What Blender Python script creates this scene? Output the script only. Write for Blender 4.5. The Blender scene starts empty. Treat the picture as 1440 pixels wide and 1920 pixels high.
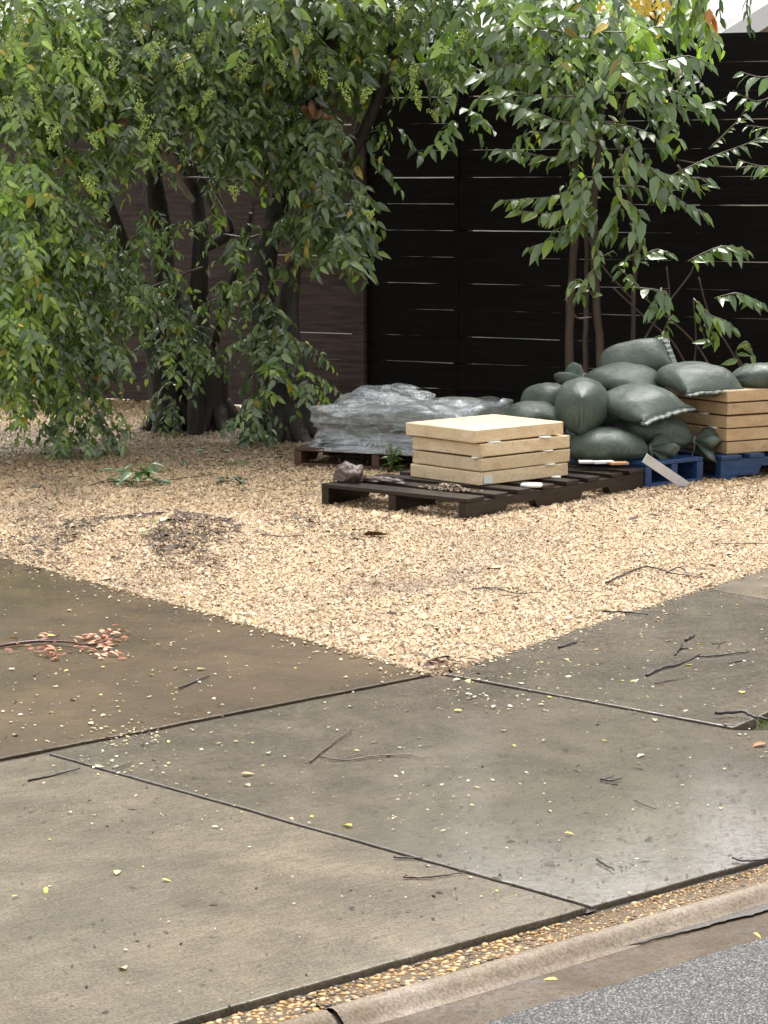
import bpy, math, random
import numpy as np
from mathutils import Vector, Matrix, noise as mnoise
R = math.radians
random.seed(7); rng = np.random.default_rng(7)
scene = bpy.context.scene
col = scene.collection

# ------------------------------------------------------------------ camera
FPX = 4270.0; CAMH = 1.33; PITCH = math.atan(610 / FPX)
cam_d = bpy.data.cameras.new('camera'); cam = bpy.data.objects.new('camera', cam_d); col.objects.link(cam)
cam.location = (0, 0, CAMH); cam.rotation_euler = (math.pi / 2 - PITCH, 0, 0)
cam_d.sensor_fit = 'VERTICAL'; cam_d.sensor_height = 36.0; cam_d.lens = FPX / 1920 * 36.0
cam_d.clip_start = 0.1; cam_d.clip_end = 600
scene.camera = cam

# ------------------------------------------------------------------ sky, sun, exposure (overcast, raining)
SUN_EL, SUN_AZ = R(62), R(4)           # azimuth clockwise from +Y: the bright part of the cloud lies high, ahead
world = bpy.data.worlds.new('World'); scene.world = world; world.use_nodes = True
wn, wl = world.node_tree.nodes, world.node_tree.links
bg = wn['Background']
sky = wn.new('ShaderNodeTexSky'); sky.sky_type = 'NISHITA'; sky.sun_disc = False
sky.sun_elevation = SUN_EL; sky.sun_rotation = SUN_AZ
sky.air_density = 1.0; sky.dust_density = 5.0; sky.ozone_density = 1.0
hs = wn.new('ShaderNodeHueSaturation'); hs.inputs['Saturation'].default_value = 0.16
wl.new(sky.outputs[0], hs.inputs['Color']); wl.new(hs.outputs[0], bg.inputs['Color'])
bg.inputs['Strength'].default_value = 0.15
sl = bpy.data.lights.new('sun', 'SUN'); sl.energy = 1.0; sl.angle = R(35); sl.color = (1, 0.965, 0.91)
so = bpy.data.objects.new('sun', sl); col.objects.link(so)
sd = Vector((math.sin(SUN_AZ) * math.cos(SUN_EL), math.cos(SUN_AZ) * math.cos(SUN_EL), math.sin(SUN_EL)))
so.rotation_euler = sd.to_track_quat('Z', 'Y').to_euler(); so.location = (-6, 5, 12)
vs = scene.view_settings
vs.view_transform = 'Standard'; vs.look = 'None'; vs.exposure = 1.4; vs.gamma = 1.0; vs.use_curve_mapping = False
scene.cycles.use_denoising = True
scene.cycles.max_bounces = 6; scene.cycles.diffuse_bounces = 3; scene.cycles.glossy_bounces = 3; scene.cycles.transparent_max_bounces = 16

# ------------------------------------------------------------------ helpers
cp, sp = math.cos(PITCH), math.sin(PITCH)
def ray(px, py):
    a = (px - 720) / FPX; b = (960 - py) / FPX
    return Vector((a, cp + b * sp, -sp + b * cp))
def G(px, py, z=0.0):                    # pixel of the photograph -> point on the level plane z
    d = ray(px, py); t = (z - CAMH) / d.z
    return Vector((0, 0, CAMH)) + d * t
def P(px, py, Y):                        # pixel -> point at distance Y along the ground
    d = ray(px, py); return Vector((0, 0, CAMH)) + d * (Y / d.y)

def tag(o, label=None, cat=None, group=None, kind=None):
    if label: o['label'] = label
    if cat: o['category'] = cat
    if group: o['group'] = group
    if kind: o['kind'] = kind
    return o
def empty(name, loc=(0, 0, 0), rz=0.0):
    o = bpy.data.objects.new(name, None); col.objects.link(o)
    o.location = loc; o.rotation_euler = (0, 0, rz); o.empty_display_size = 0.1
    return o
def link(name, me, parent=None):
    o = bpy.data.objects.new(name, me); col.objects.link(o)
    if parent is not None: o.parent = parent
    return o
def mesh(name, verts, faces, mat=None, smooth=False, tint=None):
    me = bpy.data.meshes.new(name)
    me.from_pydata([tuple(v) for v in verts], [], faces)
    if smooth: me.shade_smooth()
    if mat is not None: me.materials.append(mat)
    if tint is not None:
        a = me.attributes.new('tint', 'FLOAT_COLOR', 'POINT')
        c = np.ones((len(verts), 4), np.float32); c[:, :3] = tint; a.data.foreach_set('color', c.ravel())
    me.update()
    return me
def mesh_np(name, V, F, mat, smooth=False, tint=None):      # V (n,3), F (m,k) same-size faces
    me = bpy.data.meshes.new(name)
    n, (m, k) = len(V), F.shape
    me.vertices.add(n); me.vertices.foreach_set('co', V.astype(np.float32).ravel())
    me.loops.add(m * k); me.loops.foreach_set('vertex_index', F.astype(np.int32).ravel())
    me.polygons.add(m); me.polygons.foreach_set('loop_start', np.arange(0, m * k, k, dtype=np.int32))
    me.update(calc_edges=True)
    me.polygons.foreach_set('use_smooth', np.full(m, smooth))
    if tint is not None:
        a = me.attributes.new('tint', 'FLOAT_COLOR', 'POINT')
        c = np.ones((n, 4), np.float32); c[:, :3] = tint; a.data.foreach_set('color', c.ravel())
    me.materials.append(mat); me.validate(); me.update()
    return me
def box_geo(x0, x1, y0, y1, z0, z1, bev=0.0, jit=0.0):
    # chamfered box: 24 verts when bev > 0
    if bev <= 0:
        v = [(x0,y0,z0),(x1,y0,z0),(x1,y1,z0),(x0,y1,z0),(x0,y0,z1),(x1,y0,z1),(x1,y1,z1),(x0,y1,z1)]
        f = [(0,3,2,1),(4,5,6,7),(0,1,5,4),(1,2,6,5),(2,3,7,6),(3,0,4,7)]
    else:
        import bmesh
        bm = bmesh.new(); bmesh.ops.create_cube(bm, size=1)
        for q in bm.verts:
            q.co = Vector(((x0+x1)/2 + q.co.x*(x1-x0), (y0+y1)/2 + q.co.y*(y1-y0), (z0+z1)/2 + q.co.z*(z1-z0)))
        bmesh.ops.bevel(bm, geom=list(bm.edges), offset=bev, segments=1, affect='EDGES', profile=0.5)
        bm.verts.ensure_lookup_table(); bm.verts.index_update()
        v = [tuple(q.co) for q in bm.verts]; f = [tuple(w.index for w in q.verts) for q in bm.faces]; bm.free()
    if jit:
        v = [tuple(c + random.uniform(-jit, jit) for c in q) for q in v]
    return v, f
def smooth_path(pts, sub=5):
    pts = [Vector(p) for p in pts]
    if len(pts) < 3: 
        return [pts[0].lerp(pts[-1], i/ sub) for i in range(sub+1)]
    ext = [pts[0]*2 - pts[1]] + pts + [pts[-1]*2 - pts[-2]]
    out = []
    for i in range(1, len(ext)-2):
        p0,p1,p2,p3 = ext[i-1:i+3]
        for k in range(sub):
            t = k/sub
            out.append(0.5*((2*p1)+(p2-p0)*t+(2*p0-5*p1+4*p2-p3)*t*t+(3*p1-p0-3*p2+p3)*t**3))
    out.append(pts[-1]); return out
def tube_geo(pts, radii, n=6, sub=4, rough=0.0, wig=0.0):
    path = smooth_path(pts, sub); m = len(path)
    rs = np.interp(np.linspace(0, len(radii)-1, m), range(len(radii)), radii)
    V, F = [], []
    up = Vector((0.31, 0.2, 0.93))
    for i, p in enumerate(path):
        t = (path[min(i+1, m-1)] - path[max(i-1, 0)])
        t = t.normalized() if t.length > 1e-9 else Vector((0,0,1))
        a = t.cross(up)
        if a.length < 1e-3: a = t.cross(Vector((1,0,0)))
        a.normalize(); b = t.cross(a)
        p = p + Vector((random.uniform(-wig,wig), random.uniform(-wig,wig), random.uniform(-wig,wig)))
        for k in range(n):
            an = 2*math.pi*k/n
            r = rs[i]*(1 + rough*(mnoise.noise(Vector((p.x*6+math.cos(an)*1.7, p.y*6+math.sin(an)*1.7, p.z*5)))))
            V.append(p + (a*math.cos(an)+b*math.sin(an))*r)
    for i in range(m-1):
        for k in range(n):
            k2 = (k+1)%n
            F.append((i*n+k, i*n+k2, (i+1)*n+k2, (i+1)*n+k))
    F.append(tuple(range(n-1,-1,-1))); F.append(tuple((m-1)*n+k for k in range(n)))
    return V, F
def join_geo(parts):
    V, F = [], []
    for v, f in parts:
        o = len(V); V += list(v); F += [tuple(i+o for i in q) for q in f]
    return V, F

# ------------------------------------------------------------------ materials
def mat_new(name):
    m = bpy.data.materials.new(name); m.use_nodes = True
    nt = m.node_tree
    return m, nt.nodes, nt.links, nt.nodes['Principled BSDF']
def ramp(nd, stops):
    r = nd.new('ShaderNodeValToRGB'); e = r.color_ramp.elements
    while len(e) < len(stops): e.new(0.5)
    for q, (p, c) in zip(e, stops):
        q.position = p; q.color = (*c, 1) if len(c) == 3 else c
    return r
def g(v): return (v, v, v)
def noise_n(nd, lk, src, scale, detail=4, rough=0.55, dist=0.0, vecscale=None):
    n = nd.new('ShaderNodeTexNoise'); n.inputs['Scale'].default_value = scale
    n.inputs['Detail'].default_value = detail; n.inputs['Roughness'].default_value = rough
    n.inputs['Distortion'].default_value = dist
    if vecscale:
        mp = nd.new('ShaderNodeMapping'); mp.inputs['Scale'].default_value = vecscale
        lk.new(src, mp.inputs['Vector']); src = mp.outputs[0]
    lk.new(src, n.inputs['Vector'])
    return n.outputs['Fac']
def mixc(nd, lk, fac, a, b, mode='MIX'):
    m = nd.new('ShaderNodeMix'); m.data_type = 'RGBA'; m.blend_type = mode
    for s, v in ((0, fac), (6, a), (7, b)):
        if hasattr(v, 'links') or isinstance(v, bpy.types.NodeSocket): lk.new(v, m.inputs[s])
        elif s == 0: m.inputs[s].default_value = v
        else: m.inputs[s].default_value = (*v, 1) if len(v) == 3 else v
    return m.outputs[2]
def math_n(nd, lk, op, a, b=None):
    m = nd.new('ShaderNodeMath'); m.operation = op
    for i, v in enumerate((a, b)):
        if v is None: continue
        if isinstance(v, bpy.types.NodeSocket): lk.new(v, m.inputs[i])
        else: m.inputs[i].default_value = v
    return m.outputs[0]
def bump_n(nd, lk, hs_, bs, dist=0.01):
    prev = None
    for h, s in hs_:
        b = nd.new('ShaderNodeBump'); b.inputs['Strength'].default_value = s; b.inputs['Distance'].default_value = dist
        lk.new(h, b.inputs['Height'])
        if prev is not None: lk.new(prev, b.inputs['Normal'])
        prev = b.outputs[0]
    lk.new(prev, bs.inputs['Normal'])
def pos_n(nd): return nd.new('ShaderNodeNewGeometry').outputs['Position']
def obj_n(nd): return nd.new('ShaderNodeTexCoord').outputs['Object']

def concrete(name, c1, c2, stain, wet=(0.12, 0.40), wscale=1.3, thresh=(0.40, 0.62), grain=260, gb=0.10, film=(0.35, 1.0), broom=True, cbump=0.14, cscale=55, cior=1.33, speck=48, spmin=0.25):
    m, nd, lk, bs = mat_new(name); p = pos_n(nd)
    big = ramp(nd, [(0.33, g(0)), (0.68, g(1))]); lk.new(noise_n(nd, lk, p, 1.1, 5, 0.6, 0.6), big.inputs[0])
    mid = ramp(nd, [(0.30, g(0)), (0.75, g(1))]); lk.new(noise_n(nd, lk, p, 7, 6, 0.65, 0.4), mid.inputs[0])
    fine = ramp(nd, [(0.38, g(0.50)), (0.50, g(0.95)), (0.66, g(1.35))]); lk.new(noise_n(nd, lk, p, 170, 3, 0.75), fine.inputs[0])
    c = mixc(nd, lk, big.outputs[0], c1, c2)
    sf = math_n(nd, lk, 'MULTIPLY', mid.outputs[0], 0.75)
    c = mixc(nd, lk, sf, c, stain)
    c = mixc(nd, lk, 0.8, c, fine.outputs[0], 'MULTIPLY')
    # dark pin-holes and specks of the worn surface
    v = nd.new('ShaderNodeTexVoronoi'); v.inputs['Scale'].default_value = 75; lk.new(p, v.inputs['Vector'])
    spk = ramp(nd, [(0.10, g(0.45)), (0.22, g(1))]); lk.new(v.outputs['Distance'], spk.inputs[0])
    spm = ramp(nd, [(0.50, g(0)), (0.60, g(1))]); lk.new(noise_n(nd, lk, p, 14, 3), spm.inputs[0])
    c2_ = mixc(nd, lk, 1.0, c, spk.outputs[0], 'MULTIPLY')
    c = mixc(nd, lk, spm.outputs[0], c, c2_)
    if broom:                                          # brushed finish, running with the street
        rt = nd.new('ShaderNodeMapping'); rt.inputs['Rotation'].default_value = (0, 0, R(-38)); lk.new(p, rt.inputs['Vector'])
        bn = noise_n(nd, lk, rt.outputs[0], 55, 5, 0.75, 0.0, (0.22, 1.5, 1))
        br_ = ramp(nd, [(0.34, g(0.72)), (0.64, g(1.18))]); lk.new(bn, br_.inputs[0])
        c = mixc(nd, lk, 0.75, c, br_.outputs[0], 'MULTIPLY')
        bl_ = ramp(nd, [(0.40, g(1.0)), (0.60, g(0.62))]); lk.new(noise_n(nd, lk, p, 2.3, 6, 0.68, 1.2), bl_.inputs[0])
        c = mixc(nd, lk, 0.8, c, bl_.outputs[0], 'MULTIPLY')
    lk.new(c, bs.inputs['Base Color']); bs.inputs['Specular IOR Level'].default_value = 0.12
    wm = ramp(nd, [(thresh[0], g(0)), (thresh[1], g(1))]); lk.new(noise_n(nd, lk, p, wscale, 5, 0.6, 0.3), wm.inputs[0])
    rr = nd.new('ShaderNodeMapRange'); rr.inputs['To Min'].default_value = wet[1]; rr.inputs['To Max'].default_value = wet[0]
    lk.new(wm.outputs[0], rr.inputs['Value']); lk.new(rr.outputs[0], bs.inputs['Coat Roughness'])
    bs.inputs['Roughness'].default_value = 0.6; bs.inputs['Coat IOR'].default_value = cior
    cw = nd.new('ShaderNodeMapRange'); cw.inputs['To Min'].default_value = film[0]; cw.inputs['To Max'].default_value = film[1]
    lk.new(wm.outputs[0], cw.inputs['Value'])
    sk = ramp(nd, [(0.40, g(spmin)), (0.52, g(1.0))]); lk.new(noise_n(nd, lk, p, speck, 4, 0.7, 0.3), sk.inputs[0])
    lk.new(math_n(nd, lk, 'MULTIPLY', cw.outputs[0], sk.outputs[0]), bs.inputs['Coat Weight'])
    cb = nd.new('ShaderNodeBump'); cb.inputs['Strength'].default_value = cbump; cb.inputs['Distance'].default_value = 0.006
    lk.new(noise_n(nd, lk, p, cscale, 5, 0.7), cb.inputs['Height']); lk.new(cb.outputs[0], bs.inputs['Coat Normal'])
    bump_n(nd, lk, [(noise_n(nd, lk, p, grain, 3, 0.7), gb), (noise_n(nd, lk, p, 38, 4, 0.6), 0.10), (noise_n(nd, lk, p, 6, 2), 0.15)], bs, 0.006)
    return m
M = {}
M['driveway'] = concrete('driveway_concrete', (0.090, 0.058, 0.026), (0.120, 0.082, 0.042), (0.058, 0.040, 0.021), (0.06, 0.16), film=(0.25, 0.9))
M['sidewalk'] = concrete('sidewalk_concrete', (0.200, 0.165, 0.115), (0.150, 0.120, 0.080), (0.100, 0.079, 0.052), (0.04, 0.15))
M['apron'] = concrete('apron_concrete', (0.155, 0.126, 0.090), (0.118, 0.093, 0.062), (0.082, 0.064, 0.043), (0.04, 0.10), 1.3, (0.36, 0.58), film=(0.85, 1.0), cbump=0.05, cscale=75, cior=1.6, spmin=0.5)
M['curb'] = concrete('curb_concrete', (0.30, 0.25, 0.19), (0.19, 0.14, 0.09), (0.11, 0.08, 0.05), (0.15, 0.34), 5, film=(0.1, 0.5), broom=False)
M['curb_bed'] = concrete('curb_bed_concrete', (0.15, 0.105, 0.06), (0.11, 0.075, 0.042), (0.06, 0.042, 0.026), (0.15, 0.34), 5, film=(0.05, 0.3), broom=False)
M['gutter'] = concrete('gutter_concrete', (0.105, 0.072, 0.041), (0.078, 0.053, 0.030), (0.05, 0.034, 0.019), (0.05, 0.3), 2.2, (0.52, 0.64), film=(0.1, 0.7), broom=False)
M['joint'] = concrete('joint_filler', (0.05, 0.04, 0.032), (0.10, 0.083, 0.07), (0.028, 0.022, 0.018), (0.3, 0.6), 9, film=(0.0, 0.3), broom=False)

def asphalt():
    m, nd, lk, bs = mat_new('asphalt'); p = pos_n(nd)
    v = nd.new('ShaderNodeTexVoronoi'); v.inputs['Scale'].default_value = 190; lk.new(p, v.inputs['Vector'])
    cr = ramp(nd, [(0.2, (0.05, 0.048, 0.046)), (0.45, (0.10, 0.095, 0.09)), (0.62, (0.15, 0.142, 0.134)), (0.9, (0.29, 0.27, 0.245))])
    lk.new(v.outputs['Color'], cr.inputs[0])
    dk = ramp(nd, [(0.25, g(1)), (0.6, g(0.25))]); lk.new(v.outputs['Distance'], dk.inputs[0])
    lk.new(mixc(nd, lk, 1.0, cr.outputs[0], dk.outputs[0], 'MULTIPLY'), bs.inputs['Base Color'])
    bs.inputs['Roughness'].default_value = 0.45; bs.inputs['Specular IOR Level'].default_value = 0.35
    inv = math_n(nd, lk, 'SUBTRACT', 1.0, v.outputs['Distance'])
    bump_n(nd, lk, [(inv, 0.8), (noise_n(nd, lk, p, 60, 3), 0.3)], bs, 0.004)
    return m
M['asphalt'] = asphalt()

def tinted(name, rough=0.4, trans=0.0, spec=0.5, obcol=False, var=0.0, bump=0.0, coat=0.0):
    m, nd, lk, bs = mat_new(name)
    if obcol: c = nd.new('ShaderNodeObjectInfo').outputs['Color']
    else:
        a = nd.new('ShaderNodeAttribute'); a.attribute_name = 'tint'; c = a.outputs['Color']
    if var:
        r = ramp(nd, [(0.3, g(1 - var)), (0.7, g(1 + var))]); lk.new(noise_n(nd, lk, pos_n(nd), 45, 3), r.inputs[0])
        c = mixc(nd, lk, 1.0, c, r.outputs[0], 'MULTIPLY')
    lk.new(c, bs.inputs['Base Color']); bs.inputs['Roughness'].default_value = rough
    bs.inputs['Specular IOR Level'].default_value = spec
    if coat: bs.inputs['Coat Weight'].default_value = coat; bs.inputs['Coat Roughness'].default_value = 0.12
    if bump: bump_n(nd, lk, [(noise_n(nd, lk, pos_n(nd), 90, 3), bump)], bs, 0.004)
    if trans:
        t = nd.new('ShaderNodeBsdfTranslucent'); mx = nd.new('ShaderNodeMixShader'); mx.inputs[0].default_value = trans
        br = mixc(nd, lk, 1.0, c, (1.5, 1.9, 0.7), 'MULTIPLY'); lk.new(br, t.inputs['Color'])
        lk.new(bs.outputs[0], mx.inputs[1]); lk.new(t.outputs[0], mx.inputs[2])
        lk.new(mx.outputs[0], nd['Material Output'].inputs['Surface'])
    return m
M['leaf'] = tinted('leaf', 0.24, 0.30, 1.0)
M['leaf_obj'] = tinted('leaf_object', 0.24, 0.30, 1.0, obcol=True)
M['pebble'] = tinted('pebble', 0.5, 0, 0.35)
M['pebble_obj'] = tinted('pebble_object', 0.42, 0, 0.3, obcol=True)
M['litter_obj'] = tinted('litter_object', 0.55, 0.08, 0.2, obcol=True)
M['litter'] = tinted('litter', 0.65, 0, 0.2)
M['flower'] = tinted('flower', 0.6, 0.2, 0.3)

def simple(name, c, rough=0.5, var=0.25, scale=20, bump=0.2, bscale=60, stretch=None, c2=None, world=False, spec=0.5, dist=0.004):
    m, nd, lk, bs = mat_new(name); p = pos_n(nd) if world else obj_n(nd)
    r = ramp(nd, [(0.3, g(0)), (0.72, g(1))]); lk.new(noise_n(nd, lk, p, scale, 5, 0.6, 0.2, stretch), r.inputs[0])
    ca = tuple(x * (1 - var) for x in c); cb = c2 if c2 else tuple(min(1, x * (1 + var)) for x in c)
    lk.new(mixc(nd, lk, r.outputs[0], ca, cb), bs.inputs['Base Color'])
    bs.inputs['Roughness'].default_value = rough; bs.inputs['Specular IOR Level'].default_value = spec
    if bump: bump_n(nd, lk, [(noise_n(nd, lk, p, bscale, 4, 0.6, 0, stretch), bump)], bs, dist)
    return m
M['gravel_base'] = simple('gravel_base', (0.32, 0.225, 0.135), 0.6, 0.45, 90, 0.6, 120, world=True)
M['earth'] = simple('earth', (0.055, 0.05, 0.03), 0.8, 0.4, 6, 0.5, 30, world=True)
M['soil'] = simple('soil', (0.045, 0.034, 0.022), 0.9, 0.5, 30, 1.0, 60, world=True, spec=0.1, dist=0.01)
M['bark'] = simple('bark', (0.014, 0.010, 0.008), 0.6, 0.5, 11, 1.0, 26, (1, 1, 0.22), (0.062, 0.046, 0.035), world=True, dist=0.02)
M['bark_pale'] = simple('bark_pale', (0.24, 0.20, 0.165), 0.5, 0.4, 25, 0.5, 40, (1, 1, 0.4), world=True)
M['twig'] = simple('twig', (0.022, 0.016, 0.014), 0.35, 0.4, 60, 0.4, 90, world=True)
M['twig_red'] = simple('twig_red', (0.085, 0.035, 0.025), 0.35, 0.4, 60, 0.4, 90, world=True)
M['stem'] = simple('stem', (0.075, 0.050, 0.033), 0.45, 0.4, 14, 0.5, 30, (1, 1, 0.3), world=True)
M['green_stem'] = simple('green_stem', (0.10, 0.085, 0.04), 0.45, 0.3, 30, 0.1, 60, world=True)
M['fence_dark'] = simple('fence_dark', (0.002, 0.0014, 0.0013), 0.5, 0.5, 4, 0.6, 40, (1, 1, 14), (0.009, 0.0058, 0.005), world=True, spec=0.14)
M['fence_brown'] = simple('fence_brown', (0.046, 0.027, 0.023), 0.40, 0.45, 5, 0.4, 40, (1, 1, 10), (0.115, 0.075, 0.066), world=True, spec=0.3)
M['pallet_dark'] = simple('pallet_dark', (0.009, 0.0062, 0.005), 0.34, 0.45, 12, 0.35, 30, (1, 8, 8), (0.040, 0.025, 0.017), spec=0.4)
M['pallet_brown'] = simple('pallet_brown', (0.065, 0.032, 0.018), 0.38, 0.45, 12, 0.35, 30, (1, 8, 8), (0.13, 0.065, 0.038))
M['pallet_blue'] = simple('pallet_blue', (0.014, 0.050, 0.15), 0.45, 0.5, 14, 0.3, 40, (1, 6, 6), (0.030, 0.085, 0.22))
M['pallet_top'] = simple('pallet_weathered', (0.10, 0.085, 0.07), 0.35, 0.4, 14, 0.3, 40, (1, 6, 6))
M['white'] = simple('white_board', (0.62, 0.64, 0.66), 0.35, 0.08, 14, 0.05, 40)
M['foam'] = simple('foam', (0.78, 0.76, 0.70), 0.6, 0.06, 40, 0.2, 200)
M['orange_wood'] = simple('orange_wood', (0.45, 0.22, 0.09), 0.5, 0.25, 14, 0.2, 40, (1, 8, 8))
M['mud'] = simple('mud', (0.11, 0.075, 0.06), 0.35, 0.45, 25, 0.9, 50, world=True, dist=0.01)
M['house_wall'] = simple('house_wall', (0.58, 0.56, 0.52), 0.6, 0.04, 3, 0.1, 40)
M['house_beige'] = simple('house_beige', (0.46, 0.38, 0.29), 0.6, 0.1, 6, 0.1, 40)
M['house_trim'] = simple('house_trim', (0.80, 0.80, 0.79), 0.5, 0.03, 6, 0, 40)
M['house_roof'] = simple('house_roof', (0.20, 0.19, 0.18), 0.6, 0.2, 6, 0.4, 60)
M['glass'] = simple('window_glass', (0.10, 0.13, 0.15), 0.08, 0.05, 6, 0, 60)

def slab_mat():
    m, nd, lk, bs = mat_new('slab'); p = obj_n(nd)
    oi = nd.new('ShaderNodeObjectInfo')
    add = nd.new('ShaderNodeVectorMath'); add.operation = 'ADD'; lk.new(p, add.inputs[0])
    sc_ = nd.new('ShaderNodeVectorMath'); sc_.operation = 'SCALE'; sc_.inputs[0].default_value = (7, 3, 5); lk.new(oi.outputs['Random'], sc_.inputs['Scale'])
    lk.new(sc_.outputs[0], add.inputs[1]); p = add.outputs[0]
    r = ramp(nd, [(0.30, (0.66, 0.49, 0.28)), (0.52, (0.77, 0.60, 0.37)), (0.75, (0.84, 0.70, 0.48))])
    lk.new(noise_n(nd, lk, p, 5, 6, 0.62, 0.8, (1, 1, 2.5)), r.inputs[0])
    st = ramp(nd, [(0.58, g(0)), (0.74, g(0.55))]); lk.new(noise_n(nd, lk, p, 11, 4, 0.6, 0.5), st.inputs[0])
    c = mixc(nd, lk, st.outputs[0], r.outputs[0], (0.40, 0.24, 0.12))
    fi = ramp(nd, [(0.32, g(0.84)), (0.55, g(1.04))]); lk.new(noise_n(nd, lk, p, 90, 4, 0.7), fi.inputs[0])
    c = mixc(nd, lk, 1.0, c, fi.outputs[0], 'MULTIPLY')
    tn = ramp(nd, [(0, g(0.80)), (1, g(1.04))]); lk.new(oi.outputs['Random'], tn.inputs[0])
    c = mixc(nd, lk, 1.0, c, tn.outputs[0], 'MULTIPLY')
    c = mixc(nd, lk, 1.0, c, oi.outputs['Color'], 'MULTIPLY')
    lk.new(c, bs.inputs['Base Color']); bs.inputs['Roughness'].default_value = 0.5
    bump_n(nd, lk, [(noise_n(nd, lk, p, 60, 4, 0.6), 0.25), (noise_n(nd, lk, p, 14, 3), 0.2)], bs, 0.003)
    return m
M['slab'] = slab_mat()

def bag_mat():
    m, nd, lk, bs = mat_new('bag_fabric'); p = obj_n(nd)
    r = ramp(nd, [(0.3, (0.060, 0.084, 0.060)), (0.7, (0.118, 0.152, 0.114))]); lk.new(noise_n(nd, lk, p, 9, 5, 0.6), r.inputs[0])
    w1 = nd.new('ShaderNodeTexWave'); w1.bands_direction = 'X'; w1.inputs['Scale'].default_value = 60; lk.new(p, w1.inputs['Vector'])
    w2 = nd.new('ShaderNodeTexWave'); w2.bands_direction = 'Y'; w2.inputs['Scale'].default_value = 60; lk.new(p, w2.inputs['Vector'])
    wv = math_n(nd, lk, 'MULTIPLY', w1.outputs['Fac'], w2.outputs['Fac'])
    wr = ramp(nd, [(0, g(0.68)), (1, g(1.25))]); lk.new(wv, wr.inputs[0])
    lk.new(mixc(nd, lk, 1.0, r.outputs[0], wr.outputs[0], 'MULTIPLY'), bs.inputs['Base Color'])
    rr = ramp(nd, [(0.35, g(0.34)), (0.65, g(0.52))]); lk.new(noise_n(nd, lk, p, 12, 4), rr.inputs[0]); lk.new(rr.outputs[0], bs.inputs['Roughness'])
    bump_n(nd, lk, [(wv, 0.12), (noise_n(nd, lk, p, 26, 5, 0.6, 0.8), 0.45), (noise_n(nd, lk, p, 9, 3, 0.5, 1.5), 0.4)], bs, 0.008)
    return m
M['bag'] = bag_mat()
M['hem'] = simple('bag_hem', (0.17, 0.20, 0.17), 0.45, 0.35, 60, 0.5, 120)
M['hem_dark'] = simple('bag_stitch', (0.025, 0.032, 0.028), 0.5, 0.3, 60, 0.5, 120)
M['string'] = simple('string', (0.28, 0.26, 0.20), 0.6, 0.2, 60, 0.3, 200)

def film_mat():
    m, nd, lk, bs = mat_new('stretch_film'); p = obj_n(nd)
    st = noise_n(nd, lk, p, 5, 7, 0.7, 0.7, (1, 1, 9))
    cr_ = noise_n(nd, lk, p, 9, 3, 0.5, 1.6)
    sharp = math_n(nd, lk, 'ABSOLUTE', math_n(nd, lk, 'SUBTRACT', cr_, 0.5))
    bs.inputs['Base Color'].default_value = (0.62, 0.64, 0.66, 1); bs.inputs['Roughness'].default_value = 0.14
    bs.inputs['Specular IOR Level'].default_value = 1.0
    tr = nd.new('ShaderNodeBsdfTransparent'); tr.inputs['Color'].default_value = (0.90, 0.92, 0.93, 1)
    mx = nd.new('ShaderNodeMixShader')
    rm = ramp(nd, [(0.40, g(0.16)), (0.68, g(0.66))]); lk.new(st, rm.inputs[0])
    ri = ramp(nd, [(0.0, g(0.24)), (0.04, g(0.0))]); lk.new(sharp, ri.inputs[0])
    op = math_n(nd, lk, 'ADD', rm.outputs[0], ri.outputs[0])
    lk.new(op, mx.inputs[0]); lk.new(tr.outputs[0], mx.inputs[1]); lk.new(bs.outputs[0], mx.inputs[2])
    lk.new(mx.outputs[0], nd['Material Output'].inputs['Surface'])
    bump_n(nd, lk, [(st, 0.55), (sharp, 0.9)], bs, 0.012)
    return m
M['film'] = film_mat()

# ------------------------------------------------------------------ the ground plan (metres, from the photograph's joints)
F0 = G(350, 1920); F2 = G(1440, 1615)
SD = (F2 - F0).normalized(); TD = Vector((SD.y, -SD.x, 0))          # along the street / towards the street
K = Vector((0.135, 6.15, 0)); C0 = G(85, 1412); C1 = G(1110, 1702); D1 = G(1375, 1366)
AD = (G(800, 1268) - G(0, 1425)).normalized()
ED = (G(0, 1040) - G(790, 1255)).normalized()
BD = (G(1440, 1065) - G(840, 1262)).normalized()
ANG_B, ANG_E = math.atan2(BD.y, BD.x), math.atan2(ED.y, ED.x)
FEN0 = Vector((-1.747, 14.298, 0)); FEND = (Vector((2.089, 12.326, 0)) - FEN0).normalized(); FENN = Vector((FEND.y, -FEND.x, 0))
if FENN.y > 0: FENN = -FENN                                           # towards the camera
MOUND = Vector((-0.80, 8.52, 0))
def gz(x, y):                                                         # height of the gravel bed
    dx, dy = x - K.x, y - K.y
    e = min(abs(dx * ED.y - dy * ED.x), abs(dx * BD.y - dy * BD.x))
    h = -0.012 + 0.012 * min(1, e / 0.4)
    h += 0.008 * mnoise.noise(Vector((x * 1.3, y * 1.3, 0))) * min(1, e / 0.3)
    mx, my = x - MOUND.x, y - MOUND.y
    h += 0.085 * math.exp(-(mx * mx / 0.14 + my * my / 0.24))
    return h

# large sheet to the horizon
v, f = [(-250, -60, -0.09), (250, -60, -0.09), (250, 400, -0.09), (-250, 400, -0.09)], [(0, 1, 2, 3)]
tag(link('ground', mesh('ground', v, f, M['earth'])), kind='structure')

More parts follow.
